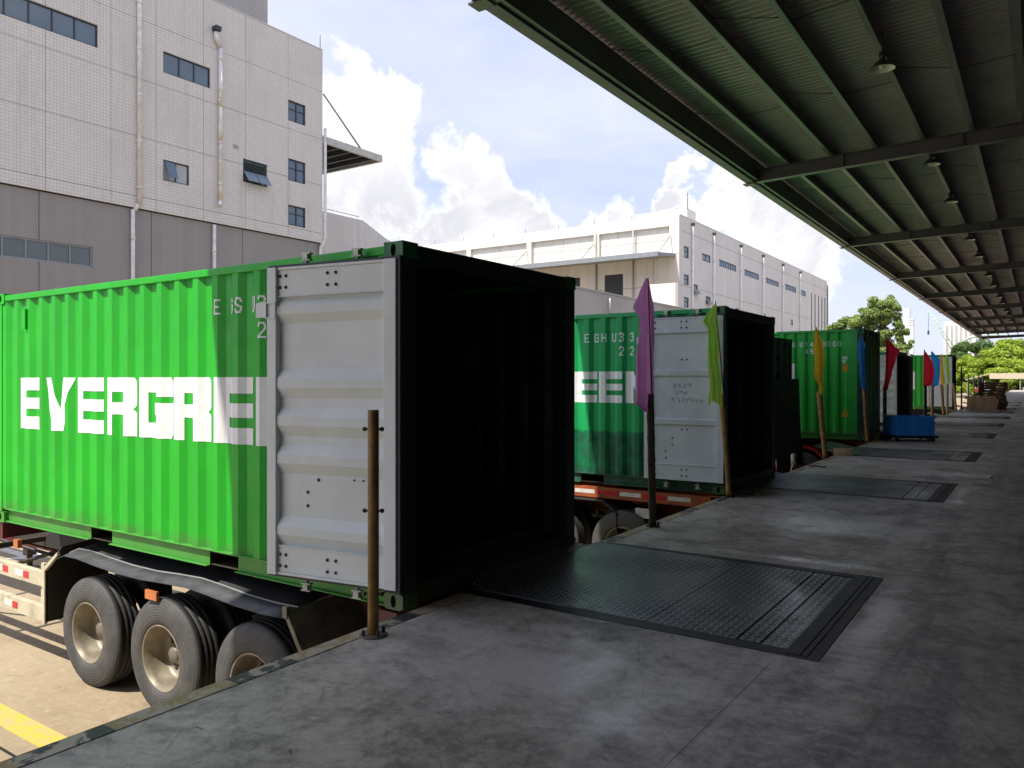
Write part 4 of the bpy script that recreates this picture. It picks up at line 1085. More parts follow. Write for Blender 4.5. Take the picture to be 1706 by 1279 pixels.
for i in range(6):
    y = -Wy / 2 + .03 + i * (Wy - .06) / 5; mb = MB(); mb.box(-Wx / 2 - .014, -Wx / 2 - .0008, y - .01, y + .01, 0, Hc); mb.build('rib', BLUEP, cr)
for i in range(3):
    for z in (.20, .36): q = MB(); y = -.27 + i * .27; q.box(-Wx / 2 - .022, -Wx / 2 - .0145, y - .09, y + .09, z, z + .12); q.build('grip_panel', mat('light_blue_plastic', (.10, .42, .95), .4), cr)
dl = thing('dolly', 'low black wheeled dolly under the blue crate', 'dolly', (-2.86, 22.8, 0), radians(30))
mb = MB(); mb.box(-.56, .56, -.46, .46, .09, .145); bev(mb.build('deck', RUB, dl), .01)
for x in (-.45, .45):
    for y in (-.36, .36): mb = MB(); mb.lathe([(.001, -.02), (.045, -.02), (.045, .02), (.001, .02)], lambda a, b, h, x=x, y=y: (x + a, y + h, .045 + b), 14); mb.build('caster', RUB, dl)
mb = MB(); mb.box(.56, .68, .1, .4, .02, .2); mb.box(-.75, -.57, -.3, .0, .03, .12); mb.build('coupling', RUB, dl)

def pallet(loc, rz, m, label, group, sx=1.2, sy=1.0):
    t = thing('wooden_pallet', label, 'pallet', loc, rz, group)
    for i in range(6):
        y = -sy / 2 + .05 + i * (sy - .1) / 5; mb = MB(); mb.box(-sx / 2, sx / 2, y - .045, y + .045, .1, .142); mb.build('top_board', m, t)
    for i in range(3): mb = MB(); y = -sy / 2 + .05 + i * (sy - .1) / 2; mb.box(-sx / 2, sx / 2, y - .04, y + .04, .046, .0992); mb.build('stringer', m, t)
    for i in range(3):
        x = -sx / 2 + .07 + i * (sx - .14) / 2; mb = MB(); y = -sy / 2 + .05 + i * (sy - .1) / 2; mb.box(-sx / 2, sx / 2, y - .05, y + .05, 0, .02); mb.build('bottom_board', m, t)
        for j in range(3): q = MB(); yy = -sy / 2 + .05 + j * (sy - .1) / 2; q.box(x - .09, x + .09, yy - .05, yy + .05, .021, .0455); q.build('block', m, t)
    return t
rs = random.Random(5)
pl0 = pallet((-2.55, 47.6, 0), .05, WOOD1, 'pale wooden pallet at the bottom of the front stack', 'pallets of the front stack', 1.35)
for i, n in enumerate(['second from the bottom', 'third from the bottom', 'fourth from the bottom', 'on top']):
    dup(pl0, (-2.55 + rs.uniform(-.06, .06), 47.6, .145 * (i + 1)), rs.uniform(-.05, .1), 'pale wooden pallet %s of the front stack' % n)
pd = pallet((-2.15, 49.6, 0), .05, WOOD2, 'dark wooden pallet at the very bottom of the rear stack', 'dark pallets of the rear stack', 1.25)
for i in range(9): dup(pd, (-2.15 + rs.uniform(-.07, .07), 49.6, .145 * (i + 1)), rs.uniform(-.08, .08), 'dark wooden pallet %s of the rear stack' % ['second from the bottom', 'third from the bottom', 'fourth from the bottom', 'just below the middle', 'in the middle', 'just above the middle', 'third from the top', 'second from the top', 'on top'][i])

# ------------------------------------------------------------------ canopy
CX = -6.5; CZ = 6.85; SL = .03; XB = 4.6
def zc_(x): return CZ + SL * (x - CX)
cn = thing('loading_canopy', 'long dark steel canopy with corrugated underside over the loading dock', 'canopy', (CX, 0, CZ))
BY = [8.76 + 12.13 * k for k in range(-3, 10)]
def cp(mb, *a): return mb
for y in BY:
    mb = MB(); y0, y1 = y - .09, y + .09
    def hb(x0, x1, ya, yb, za, zb): mb.hexa([(x - CX, yy, zc_(x) - CZ + zq) for zq in (za, zb) for (x, yy) in ((x0, ya), (x1, ya), (x1, yb), (x0, yb))])
    hb(CX + .2, XB, y - .11, y + .11, 0, .016); hb(CX + .2, XB, y - .11, y + .11, .314, .33); hb(CX + .2, XB, y - .007, y + .007, .016, .314)
    for xs_ in (-4.1, -1.5, 1.5): hb(xs_, xs_ + .02, y - .10, y + .10, .0165, .3135)
    hb(CX + .2, CX + .22, y - .12, y + .12, -.01, .36)
    mb.build('beam', CANB, cn)
PX = [-5.48, -4.42, -3.38, -2.35, -1.34, -.34, .67, 1.68, 2.7, 3.75]
for a, b in zip(BY, BY[1:]):
    for x in PX:
        mb = MB(); z = zc_(x) + .332 - CZ; X = x - CX; aa, bb = a + .012, b - .012
        mb.box(X - .006, X + .0, aa, bb, z + .008, z + .262); mb.box(X - .006, X + .09, aa, bb, z, z + .008); mb.box(X - .09, X + .0, aa, bb, z + .262, z + .27); mb.box(X + .084, X + .09, aa, bb, z + .008, z + .03)
        mb.build('purlin', CANP, cn)
    # brackets and sag rods
    mb = MB()
    for i, (x0, x1) in enumerate(zip([CX + .2] + PX, PX)):
        for fr in (.33, .66):
            yy = a + (b - a) * fr; z = zc_(x0) - CZ + .45
            mb.tube([(x0 - CX, yy + (.9 if i % 2 else -.9) * .5, z + .12), (x1 - CX, yy, z + .03)], .008, 5)
    tag(mb.build('sag_rods', STEELD, cn), kind='stuff')
    # corrugated sheet, ribs run across the dock
    mb = MB(); y = a; zt_ = .604
    nr = 70; p = (b - a) / nr
    xa, xb = CX + .12, XB
    za, zb = zc_(xa) - CZ + zt_, zc_(xb) - CZ + zt_
    for i in range(nr):
        y = a + i * p
        q = [(y, 0), (y + p * .22, 0), (y + p * .34, .075), (y + p * .86, .075), (y + p, 0)]
        for (ya, da), (yb, db) in zip(q, q[1:]): mb.poly([(xa - CX, ya, za + da), (xb - CX, ya, zb + da), (xb - CX, yb, zb + db), (xa - CX, yb, za + db)])
    mb.build('roof_sheet', CANS, cn)
mb = MB(); y0, y1 = BY[0] - .1, BY[-1] + .1
mb.box(-.02, .20, y0, y1, .0, .012); mb.box(-.02, -.008, y0, y1, .012, .30); mb.box(.188, .20, y0, y1, .012, .50); mb.box(-.05, -.02, y0, y1, .27, .30)
mb.build('gutter', GUTT, cn)
mb = MB(); mb.box(.215, .225, y0, y1, .05, .60); mb.box(.226, .30, y0, y1, .05, .06); mb.hexa([(-.05, y0, .70), (XB - CX, y0, 1.04), (XB - CX, y1, 1.02), (-.05, y1, .70), (-.05, y0, .72), (XB - CX, y0, 1.04), (XB - CX, y1, 1.04), (-.05, y1, .72)]); mb.build('edge_purlin', CANP, cn)
# brackets at beam ends
for y in BY: mb = MB(); mb.box(-.10, .2, y - .13, y + .13, -.03, -.002); mb.build('end_bracket', CANB, cn)

# pendant lamps
def lamp(loc, drop, label, tilt=0):
    t = thing('pendant_lamp', label, 'lamp', loc, group='bell lamps hanging under the canopy')
    mb = MB(); mb.tube([(0, 0, 0), (0, 0, -drop + .25)], .015, 8); mb.tube([(0, 0, -drop + .28), (0, 0, -drop + .14)], .05, 12); mb.build('stem', LAMPO, t)
    mb = MB(); mb.lathe([(.05, -drop + .15), (.09, -drop + .12), (.17, -drop + .04), (.20, -drop + .0)], lambda a, b, h: (a, b, h), 28); sh = mb.build('shade', LAMPO, t)
    mb = MB(); mb.lathe([(.198, -drop - .001), (.165, -drop + .034), (.085, -drop + .112), (.001, -drop + .115)], lambda a, b, h: (a, b, h), 28); mb.build('inner_reflector', LAMPI, sh)
    mb = MB(); mb.lathe([(.001, -drop + .0), (.04, -drop + .02), (.055, -drop + .06), (.03, -drop + .11)], lambda a, b, h: (a, b, h), 14); mb.build('bulb', LAMPI, t)
    return t
lab = ['nearest bell lamp hanging between the first beams', 'flat-looking bell lamp just past the first full beam', 'second bell lamp hanging mid-bay beyond the first full beam', 'bell lamp just past the second full beam', 'bell lamp mid-bay beyond the second full beam',
       'far bell lamp past the third beam', 'far bell lamp mid-bay beyond the third beam', 'far bell lamp past the fourth beam', 'far bell lamp mid-bay beyond the fourth beam', 'distant bell lamp past the fifth beam', 'distant bell lamp beyond the fifth beam', 'distant bell lamp past the sixth beam']
l0 = lamp((-2.17, 14.13, 7.40), .65, lab[0])
ly = [21.1, 25.9, 33.3, 38.1, 45.4, 50.3, 57.5, 62.4, 69.6, 74.5, 81.8]
for y, n in zip(ly, lab[1:]): dup(l0, (-2.17, y, 7.40), 0, n)

# warehouse wall behind the dock, outside the frame to the right
mb = MB(); mb.box(4.6, 5.0, -29, 139, GZ, 8.6); wl = mb.build('warehouse', DARKW); tag(wl, 'dark grey warehouse wall along the inner side of the dock', 'building')
# ------------------------------------------------------------------ facades
def facade(parent, P, us, zs, holes, m, t=.10, gap=.02):
    for a, b in zip(us, us[1:]):
        for c, d in zip(zs, zs[1:]):
            a2, b2, c2, d2 = a + gap / 2, b - gap / 2, c + gap / 2, d - gap / 2
            hs = [h for h in holes if h[0] < b2 and h[1] > a2 and h[2] < d2 and h[3] > c2]
            uu = sorted(set([a2, b2] + [v for h in hs for v in h[:2] if a2 < v < b2])); zz_ = sorted(set([c2, d2] + [v for h in hs for v in h[2:] if c2 < v < d2]))
            mb = MB(); slab_grid(mb, uu, zz_, lambda u, z: not any(h[0] < u < h[1] and h[2] < z < h[3] for h in hs), P, t)
            if mb.f: mb.build('wall_panel', m, parent)
def window(parent, P, u0, u1, z0, z1, nu, nz=1, fm=FRAME, gm=GLB, dep=.10, fw=.05, splits=None):
    def bx(mb, a, b, c, d, f, k): mb.hexa([P(a, c, -f), P(b, c, -f), P(b, c, -k), P(a, c, -k), P(a, d, -f), P(b, d, -f), P(b, d, -k), P(a, d, -k)])
    mb = MB(); f, k = dep - .05, dep + .04
    bx(mb, u0, u1, z0, z0 + fw, f, k); bx(mb, u0, u1, z1 - fw, z1, f, k); bx(mb, u0, u0 + fw, z0 + fw, z1 - fw, f, k); bx(mb, u1 - fw, u1, z0 + fw, z1 - fw, f, k)
    us = [u0 + fw + (u1 - u0 - 2 * fw) * i / nu for i in range(nu + 1)]
    zs = [z0 + fw, z1 - fw] if nz == 1 else ([z0 + fw, z0 + fw + (z1 - z0 - 2 * fw) * .6, z1 - fw] if nz == 2 else [z0 + fw + (z1 - z0 - 2 * fw) * i / nz for i in range(nz + 1)])
    for u in us[1:-1]: bx(mb, u - fw * .4, u + fw * .4, z0 + fw, z1 - fw, f + .005, k - .005)
    for z in zs[1:-1]: bx(mb, u0 + fw, u1 - fw, z - fw * .35, z + fw * .35, f + .01, k - .01)
    w = mb.build('window', fm, parent)
    for a, b in zip(us, us[1:]):
        for c, d in zip(zs, zs[1:]):
            mb = MB(); bx(mb, a, b, c, d, dep, dep + .01); mb.build('pane', gm, w)
    return w

# --- big tiled building on the left
AX = -34.0
A = thing('tiled_building', 'large pale tiled factory building with grey ground floor, left of the yard', 'building', (AX, 30.8, GZ))
PA = lambda u, z, d: (d, u - 30.8, z - GZ)
us = [-2.0, .5, 3.2, 5.7, 8.2, 10.7, 13.2, 15.78, 18.53, 20.65, 23.13, 25.57, 28.33, 30.8]
zsA = [9.4, 9.95, 12.68, 15.32, 18.05, 20.42]
holesA = [(13.3, 17.95, 16.05, 17.04), (21.01, 23.5, 16.0, 17.0), (21.01, 22.35, 10.95, 11.92), (25.42, 26.93, 11.81, 13.0), (28.33 + .011, 29.54, 15.77, 16.91), (28.341, 29.54, 12.5, 13.7), (28.341, 29.54, 10.06, 11.17), (3.5, 8.0, 16.05, 17.04), (3.5, 8.0, 11, 12)]
facade(A, PA, us, zsA, holesA, TILE)
holesL = [(13.3, 17.8, 6.48, 7.36), (3.5, 8, 6.48, 7.36)]
PL = lambda u, z, d: (d - .14, u - 30.8, z - GZ)
facade(A, PL, [-2, 3.0, 8.2, 10.6, 15.6, 20.5, 25.5, 30.65], [GZ, 9.38], holesL, GREYR, .08, .03)
mb = MB(); BK = mat('joint_backing', (.10, .10, .10), .8)
mb.box(-.50, -.34, -32.8, -.18, .0, 20.40 - GZ); mb.build('backing_wall', BK, A)
mb = MB(); mb.box(-30, -.405, -32.8, -32.6, 0, 20.4 - GZ); mb.box(-30, -.40, -.18, -.0, 0, 20.42 - GZ); mb.box(-.38, -.11, -.095, .0, 0, 20.42 - GZ); mb.box(-30, -.0, -32.8, 0, 20.423 - GZ, 20.50 - GZ)
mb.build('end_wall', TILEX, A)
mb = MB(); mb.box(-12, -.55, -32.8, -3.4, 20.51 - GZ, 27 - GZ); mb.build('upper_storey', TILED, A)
mb = MB(); mb.box(-.56, -.50, -32.8, -3.38, 23.2 - GZ, 23.25 - GZ); mb.build('string_course', BK, A)
window(A, PA, 13.3, 17.95, 16.05, 17.04, 5); window(A, PA, 3.5, 8.0, 16.05, 17.04, 5); window(A, PA, 3.5, 8.0, 11, 12, 5)
window(A, PA, 21.01, 23.5, 16.0, 17.0, 3)
w3 = window(A, PA, 21.01, 22.35, 10.95, 11.92, 2, gm=GLP)
mb = MB(); mb.hexa([(.0, 21.12 - 30.8, 11.85 - GZ), (.0, 21.6 - 30.8, 11.85 - GZ), (-.03, 21.6 - 30.8, 11.85 - GZ), (-.03, 21.12 - 30.8, 11.85 - GZ), (.28, 21.12 - 30.8, 11.1 - GZ), (.28, 21.6 - 30.8, 11.1 - GZ), (.25, 21.6 - 30.8, 11.1 - GZ), (.25, 21.12 - 30.8, 11.1 - GZ)]); mb.build('open_sash', GLB, w3)
w4 = window(A, PA, 25.42, 26.93, 11.81, 13.0, 2, 1, gm=GLD)
for i in range(7): mb = MB(); z = 12.42 + i * .075 - GZ; mb.hexa([(-.04, 25.5 - 30.8, z), (-.04, 26.86 - 30.8, z), (-.01, 26.86 - 30.8, z - .04), (-.01, 25.5 - 30.8, z - .04), (-.04, 25.5 - 30.8, z + .012), (-.04, 26.86 - 30.8, z + .012), (-.01, 26.86 - 30.8, z - .028), (-.01, 25.5 - 30.8, z - .028)]); mb.build('louvre', FRAME, w4)
for a, b in ((25.46, 26.16), (26.2, 26.92)):
    mb = MB(); mb.hexa([(.0, a - 30.8, 12.38 - GZ), (.0, b - 30.8, 12.38 - GZ), (-.03, b - 30.8, 12.38 - GZ), (-.03, a - 30.8, 12.38 - GZ), (.42, a - 30.8, 11.82 - GZ), (.42, b - 30.8, 11.82 - GZ), (.39, b - 30.8, 11.82 - GZ), (.39, a - 30.8, 11.82 - GZ)]); mb.build('open_sash', GLB, w4)
for z0, z1 in ((15.77, 16.91), (12.5, 13.7), (10.06, 11.17)): window(A, PA, 28.341, 29.54, z0, z1, 2, 2, fw=.06)
window(A, PL, 13.3, 17.8, 6.48, 7.36, 5, fm=FRAMEL, gm=GLD, fw=.07); window(A, PL, 3.5, 8.0, 6.48, 7.36, 5, fm=FRAMEL, gm=GLD, fw=.07)
def pipe(par, u, z0, z1, P, bits=(), r=.07, m=PIPEW):
    mb = MB(); mb.tube([P(u, z0, .11), P(u, z1, .11)], r, 10)
    z = z0 + .8
    while z < z1: mb.tube([P(u, z, .11), P(u, z + .08, .11)], r * 1.25, 10); z += 2.1
    o = mb.build('downpipe', m, par)
    for a, b in bits: q = MB(); q.tube([P(u, a, .11), P(u, b, .11)], r * 1.06, 10); q.build('yellowed_length', PIPEY, o)
    return o
pipe(A, 19.78, 9.5, 26, PA, m=PIPEW, r=.10); pipe(A, 19.55, GZ + .2, 9.3, PL, r=.09); mb = MB(); mb.tube([PA(19.78, 9.6, .11), PA(19.6, 9.25, .0)], .09, 8); mb.build('pipe_offset', PIPEW, A)
pipe(A, 24.01, 10.5, 18.2, PA, [(15.2, 16.1), (13.5, 14.3), (10.6, 11.5)], r=.10); pipe(A, 23.75, GZ + .2, 9.3, PL, r=.09)
mb = MB(); mb.tube([PA(24.01, 18.2, .11), PA(23.75, 18.6, .15), PA(23.75, 18.85, .15)], .12, 10); mb.build('pipe_elbow', PIPEW, A); mb = MB(); mb.tube([PA(24.01, 10.5, .11), PA(23.9, 10.25, .2)], .1, 8); mb.build('rain_head', PIPEW, A); mb = MB(); mb.box(.0, .35, 23.6 - 30.8, 23.9 - 30.8, 18.9 - GZ, 19.12 - GZ); mb.build('floodlight', FRAME, A)
mb = MB(); mb.tube([(.05, 0.14, 16.0 - GZ), (.05, .14, 9.6 - GZ), (.05, -.2, 9.1 - GZ), (.05, -.22, 8.0 - GZ)], .09, 10); mb.build('downpipe', PIPEW, A)
mb = MB(); mb.box(0.001, .05, 24.85 - 30.8, 25.1 - 30.8, 13.42 - GZ, 13.58 - GZ); mb.build('wall_vent', GREYW, A)
mb = MB(); mb.tube([(-.1, -.1, 20.5 - GZ), (-.1, -.1, 21.3 - GZ)], .02, 5); mb.build('lightning_rod', STEELD, A)
# end canopy on the far side
z0 = 15.15 - GZ; mb = MB(); mb.box(-14, -.14, .10, 4.68, z0 + .30, z0 + .36); mb.build('canopy_plate', FRAME, A); mb = MB(); mb.box(-.12, .03, .02, 4.85, z0 + .02, z0 + .42); mb.box(-14, -.13, 4.7, 4.85, z0 + .02, z0 + .42); ca = mb.build('side_canopy', mat('pale_fascia', (.5, .5, .47), .5), A)
for i in range(5): mb = MB(); y = .5 + i * .95; mb.box(-14, -.13, y, y + .08, z0 + .08, z0 + .295); mb.build('rafter', CANB, ca)
mb = MB(); mb.tube([(-.06, .1, 18.0 - GZ), (-.06, 3.1, z0 + .4)], .05, 8); mb.build('tie_rod', FRAMEL, ca)

# --- sloped-roof shed behind A
SH = thing('sloped_shed', 'pale shed with a sloping roof end, seen past the tiled building', 'building', (-40, 45, GZ))
mb = MB(); mb.prism([(-20, 9.9 - GZ), (-3.9, 9.9 - GZ), (12, 9.9 - GZ), (6, 9.95 - GZ), (-2.6, 11.9 - GZ + .1), (-5.0, 12.95 - GZ), (-20, 12.95 - GZ)], lambda u, v, w: (w, u, v), -14, 0); mb.build('upper_wall', BWALL, SH)
mb = MB(); mb.box(-14, -.08, -20, 12, 0, 9.88 - GZ); mb.build('lower_wall', GREYW, SH)
mb = MB(); mb.tube([(-.2, -14, 13.2 - GZ), (-.2, -5.2, 13.2 - GZ)], .03, 5); mb.build('ridge_rail', FRAMEL, SH)

# --- long cream building behind
Bx, By = -33.8, 83.5
B = thing('cream_warehouse', 'long cream multi-storey warehouse with strip windows behind the second container', 'building', (Bx, By, GZ))
PB = lambda u, z, d: (d, u - By, z - GZ)
stairs = [(84.9, 86.4, 15.6, 16.95), (84.9, 86.4, 12.5, 13.7), (84.9, 86.4, 9.9, 11.1)]
strips = [(90.7, 93.6, 16.0, 16.9, 2), (96.7, 103.4, 16.05, 16.9, 7), (106.9, 113.6, 16.0, 16.85, 7), (117.1, 124.0, 16.0, 16.8, 7), (127.7, 134.4, 16.05, 16.95, 7), (137.5, 140.9, 16.0, 16.95, 3)]
small = [(87.3, 89.3, 11.8, 12.85), (91.9, 93.6, 10.9, 11.8), (103.2, 104.6, 10.4, 11.2), (115.6, 117.0, 10.5, 11.4), (131.0, 132.4, 10.5, 11.4)]
slots = [(y, y + .7, 7.5, 17.05) for y in (144.7, 147.4, 150.1, 152.7, 155.1)]
hs = stairs + [s[:4] for s in strips] + small + slots
facade(B, PB, [83.5, 87.0, 91.0 - .8, 94.6, 99.8, 105.1, 110.3, 115.5, 120.6, 126.1, 131.3, 136.7, 142.1, 147.0, 152.0, 157.0], [GZ, 7.0, 12.35, 18.6, 20.25], hs, BWALL, .12, .04)
mb = MB(); mb.box(-40, -.30, .5, 73.5, 0, 20.0 - GZ); mb.build('backing_wall', BK, B)
mb = MB(); mb.box(-40, -.001, 73.5, 73.8, 0, 20.25 - GZ); mb.box(-40, .0, .25, 73.8, 20.253 - GZ, 20.40 - GZ); mb.build('far_end_wall', BWALL, B)
for w in stairs: window(B, PB, *w, 1, 2, gm=GLD, fw=.14)
for w in strips: window(B, PB, *w[:4], w[4], 1, gm=GLB, fw=.12)
for i, w in enumerate(small):
    ww = window(B, PB, *w, 2 if i < 2 else 1, 1, gm=GLD, fw=.12)
    if i < 2:
        y0, y1, z0, z1 = w; zm = (z0 + z1) / 2
        for a, b in ((y0 + .05, (y0 + y1) / 2 - .04), ((y0 + y1) / 2 + .04, y1 - .05)):
            mb = MB(); mb.hexa([(.0, a - By, zm - GZ), (.0, b - By, zm - GZ), (-.03, b - By, zm - GZ), (-.03, a - By, zm - GZ), (.5, a - By, z0 - GZ - .1), (.5, b - By, z0 - GZ - .1), (.47, b - By, z0 - GZ - .1), (.47, a - By, z0 - GZ - .1)]); mb.build('open_sash', GLB, ww)
for w in slots: window(B, PB, *w, 1, 8, gm=GLD, fw=.08)
for u in (87.3, 94.5, 105.1, 115.4, 126.0, 136.7): pipe(B, u, GZ + .2, 19.6, PB, r=.14); mb = MB(); mb.box(.02, .35, u - By - .2, u - By + .2, 19.62 - GZ, 19.9 - GZ); mb.build('rain_head', STEELD, B)
mb = MB(); mb.tube([(.2, 73.4, 0), (.2, 73.4, 19.6 - GZ)], .1, 6); mb.build('corner_pipe', STEELD, B)
# end face looking towards the camera, with piers and bays
PE = lambda u, z, d: (u - Bx, -d, z - GZ)
bays = [(-44.0, -35.0), (-53.7, -44.7), (-63.4, -54.4), (-73.1, -64.1)]
eh = [(a, b, 15.9, 19.1) for a, b in bays]
mb = MB(); uu = sorted(set([-80, Bx - .004] + [v for b_ in bays for v in b_])); zz_ = [15.9, 19.1, 20.25]
slab_grid(mb, uu, zz_, lambda u, z: not any(h[0] < u < h[1] and h[2] < z < h[3] for h in eh), PE, .45)
mb.build('pier_frame', BWALLX, B)
PE2 = lambda u, z, d: (u - Bx, .42 - d, z - GZ)
facade(B, PE2, [-80, -73.3, -68.4, -63.6, -59, -53.9, -49.2, -44.2, -39.5, Bx - .01], [16.0, 17.6, 19.2], [], BWALLX, .05, .04)
door_h = [(-43.25, -40.8, 6.9, 14.1), (-49.5, -46.6, 12.7, 14.1)]
facade(B, PE, [-80, -73.3, -63.6, -53.9, -49.2, -44.2, -39.5, -36.9, Bx], [GZ, 6.8, 12.3, 15.88], door_h, BWALLX, .3, .05)
mb = MB(); mb.box(-46.2, -.02, .5, .6, 0, 20 - GZ); mb.build('end_backing', BK, B)
mb = MB(); mb.box(-43.2 - Bx, -40.85 - Bx, .15, .2, 6.9 - GZ, 14.05 - GZ); mb.build('loading_door', DOORK, B); mb = MB(); mb.box(-49.45 - Bx, -46.65 - Bx, .15, .2, 12.7 - GZ, 14.05 - GZ); mb.build('loading_door', DOORK, B)
for u in (-44.35, -39.45): mb = MB(); mb.tube([(u - Bx, -.12, 0), (u - Bx, -.12, 19.2 - GZ)], .09, 8); mb.build('downpipe', GREYW, B)
# end canopy
mb = MB(); zt = 16.0 - GZ; z5 = 15.35 - GZ
mb.hexa([(-46.2, -5.0, z5 - .35), (-.4, -5.0, z5 - .35), (-.4, -.02, zt - .45), (-46.2, -.02, zt - .45), (-46.2, -5.0, z5 + .05), (-.4, -5.0, z5 + .05), (-.4, -.02, zt - .1), (-46.2, -.02, zt - .1)])
mb.box(-46.2, -.4, -5.06, -5.001, z5 - .40, z5 + .12)
cb = mb.build('end_canopy', mat('grey_blue_canopy', (.22, .24, .26), .5, var=.1), B)
for u in (-1.0, -10.8, -20.5, -30):
    mb = MB(); mb.tube([(u, -.1, 18.0 - GZ), (u - .0, -3.6, z5 + .2)], .06, 6); mb.build('tie_rod', FRAMEL, cb)
mb = MB(); mb.box(-44.4 - Bx, -37.2 - Bx, 11.0, 14.0, 20.41 - GZ, 23.4 - GZ); mb.build('roof_penthouse', BWALLX, B)
for k in range(8): mb = MB(); mb.tube([(-6 - k * 5, .3, 20.3 - GZ), (-6 - k * 5, .3, 21.0 - GZ)], .03, 4); mb.build('roof_rod', STEELD, B)
mb = MB(); mb.tube([(-3.4, 11.2, 23.3 - GZ), (-3.4, 11.2, 25.4 - GZ)], .05, 5); mb.build('antenna', STEELD, B)

# --- ramp in front of B
RP = thing('ramp_wall', 'grey rendered ramp parapet in front of the cream warehouse', 'wall', (-30, 52, GZ))
mb = MB(); mb.box(-.35, 0, -6, 24, 0, 8.75 - GZ); mb.box(-.42, .07, -6, 24, 8.752 - GZ, 8.88 - GZ); mb.build('parapet', GREYW, RP)
mb = MB(); mb.box(-4.5, -.36, -6, 24, 7.4 - GZ, 7.6 - GZ); mb.build('ramp_deck', GREYW, RP)
mb = MB(); mb.tube([(.12, 6.6, 7.4 - GZ), (.12, 6.6, 8.4 - GZ)], .09, 8); mb.build('pipe_stub', PIPEW, RP)
RS = thing('stair_block', 'cream slant-fronted stair enclosure at the warehouse corner', 'wall', (-32, 74, GZ))
mb = MB(); mb.prism([(-4.6, 0), (3.2, 0), (3.2, 11.3 - GZ), (-1.9, 11.3 - GZ), (-4.6, 8.9 - GZ)], lambda u, v, w: (w * .6 + u * .6, w, v), -.3, 0); mb.build('stair_wall', BWALLX, RS)
mb = MB(); mb.box(-4.3, -3.1, 0, .1, 10.1 - GZ, 10.6 - GZ); s_ = mb.build('wall_sign', mat('small_blue_sign', (.10, .30, .65), .5), None, (-37.5, 83.2, GZ)); tag(s_, 'small blue sign on the cream warehouse end wall below its canopy', 'sign')
mb = MB(); mb.box(-6.5, -4.1, 0, .25, 8.6 - GZ, 9.9 - GZ); s_ = mb.build('control_cabinet', mat('cabinet_cream', (.55, .5, .4), .5), None, (-35.6, 82.9, GZ)); tag(s_, 'cream wall cabinet under the small blue sign', 'cabinet')

# ------------------------------------------------------------------ far things
tw = thing('distant_tower', 'slim pale high-rise behind the airy tree', 'building', (-37.3, 300, GZ))
mb = MB(); mb.box(-1.9, .0, -1.5, 1.5, 0, 27.6); mb.box(.005, 1.2, -1.3, 1.5, 0, 24.0); mb.build('wall', TOWERW, tw)
for z in (21.5, 22.4, 23.2): mb = MB(); mb.box(.0, 1.25, -1.35, -1.3, z, z + .35); mb.build('louvre_band', GREYW, tw)
tw = thing('pale_block', 'faint pale block behind the harbour crane', 'building', (-27.5, 330, GZ))
mb = MB(); mb.box(-2.2, 8, 0, 6, 0, 24.5); mb.build('wall', TOWERW, tw)
for i in range(6):
    mb = MB(); mb.box(-1.5 + i * 1.5, -.7 + i * 1.5, -.05, -.01, 2, 23); mb.build('window_strip', GREYW, tw)
ck = thing('slewing_crane', 'pale green lattice boom crane far behind the flags', 'crane', (-19.2, 258, GZ))
mb = MB(); b0 = Vector((-.3, 0, 9.5)); b1 = Vector((-8.0, 0, 23.3))
for o_ in (Vector((.5, .5, .3)), Vector((-.5, .5, -.3)), Vector((.5, -.5, .3)), Vector((-.5, -.5, -.3))): mb.tube([b0 + o_, b1 + o_ * .3], .13, 5)
for k in range(12):
    a = b0.lerp(b1, k / 12); b = b0.lerp(b1, (k + 1) / 12); s0 = 1 - .7 * k / 12
    mb.tube([a + Vector((.5, -.5, .3)) * s0, b + Vector((-.5, -.5, -.3)) * s0], .08, 4)
mb.build('lattice_boom', CRANEP, ck)
mb = MB(); mb.tube([(-.3, 0, 0), (-.1, 0, 13.5)], .7, 8); mb.hexa([(-.8, -.8, 7), (1.2, -.8, 7), (1.2, .8, 7), (-.8, .8, 7), (-.6, -.8, 10.5), (.6, -.8, 10.5), (.6, .8, 10.5), (-.6, .8, 10.5)]); mb.build('tower', CRANEP, ck)
mb = MB(); mb.tube([(-.1, 0, 13.3), (2.5, 0, 15.0), (6.0, 0, 15.6), (11, 0, 15.4)], [.5, .4, .3, .25], 6); mb.build('counter_jib', CRANEP, ck)
mb = MB(); mb.tube([b1, b1 + Vector((0, 0, -6.0))], .05, 4); mb.box(-8.25, -7.75, -.2, .2, 16.2, 17.4); mb.build('hook_block', FRAME, ck)

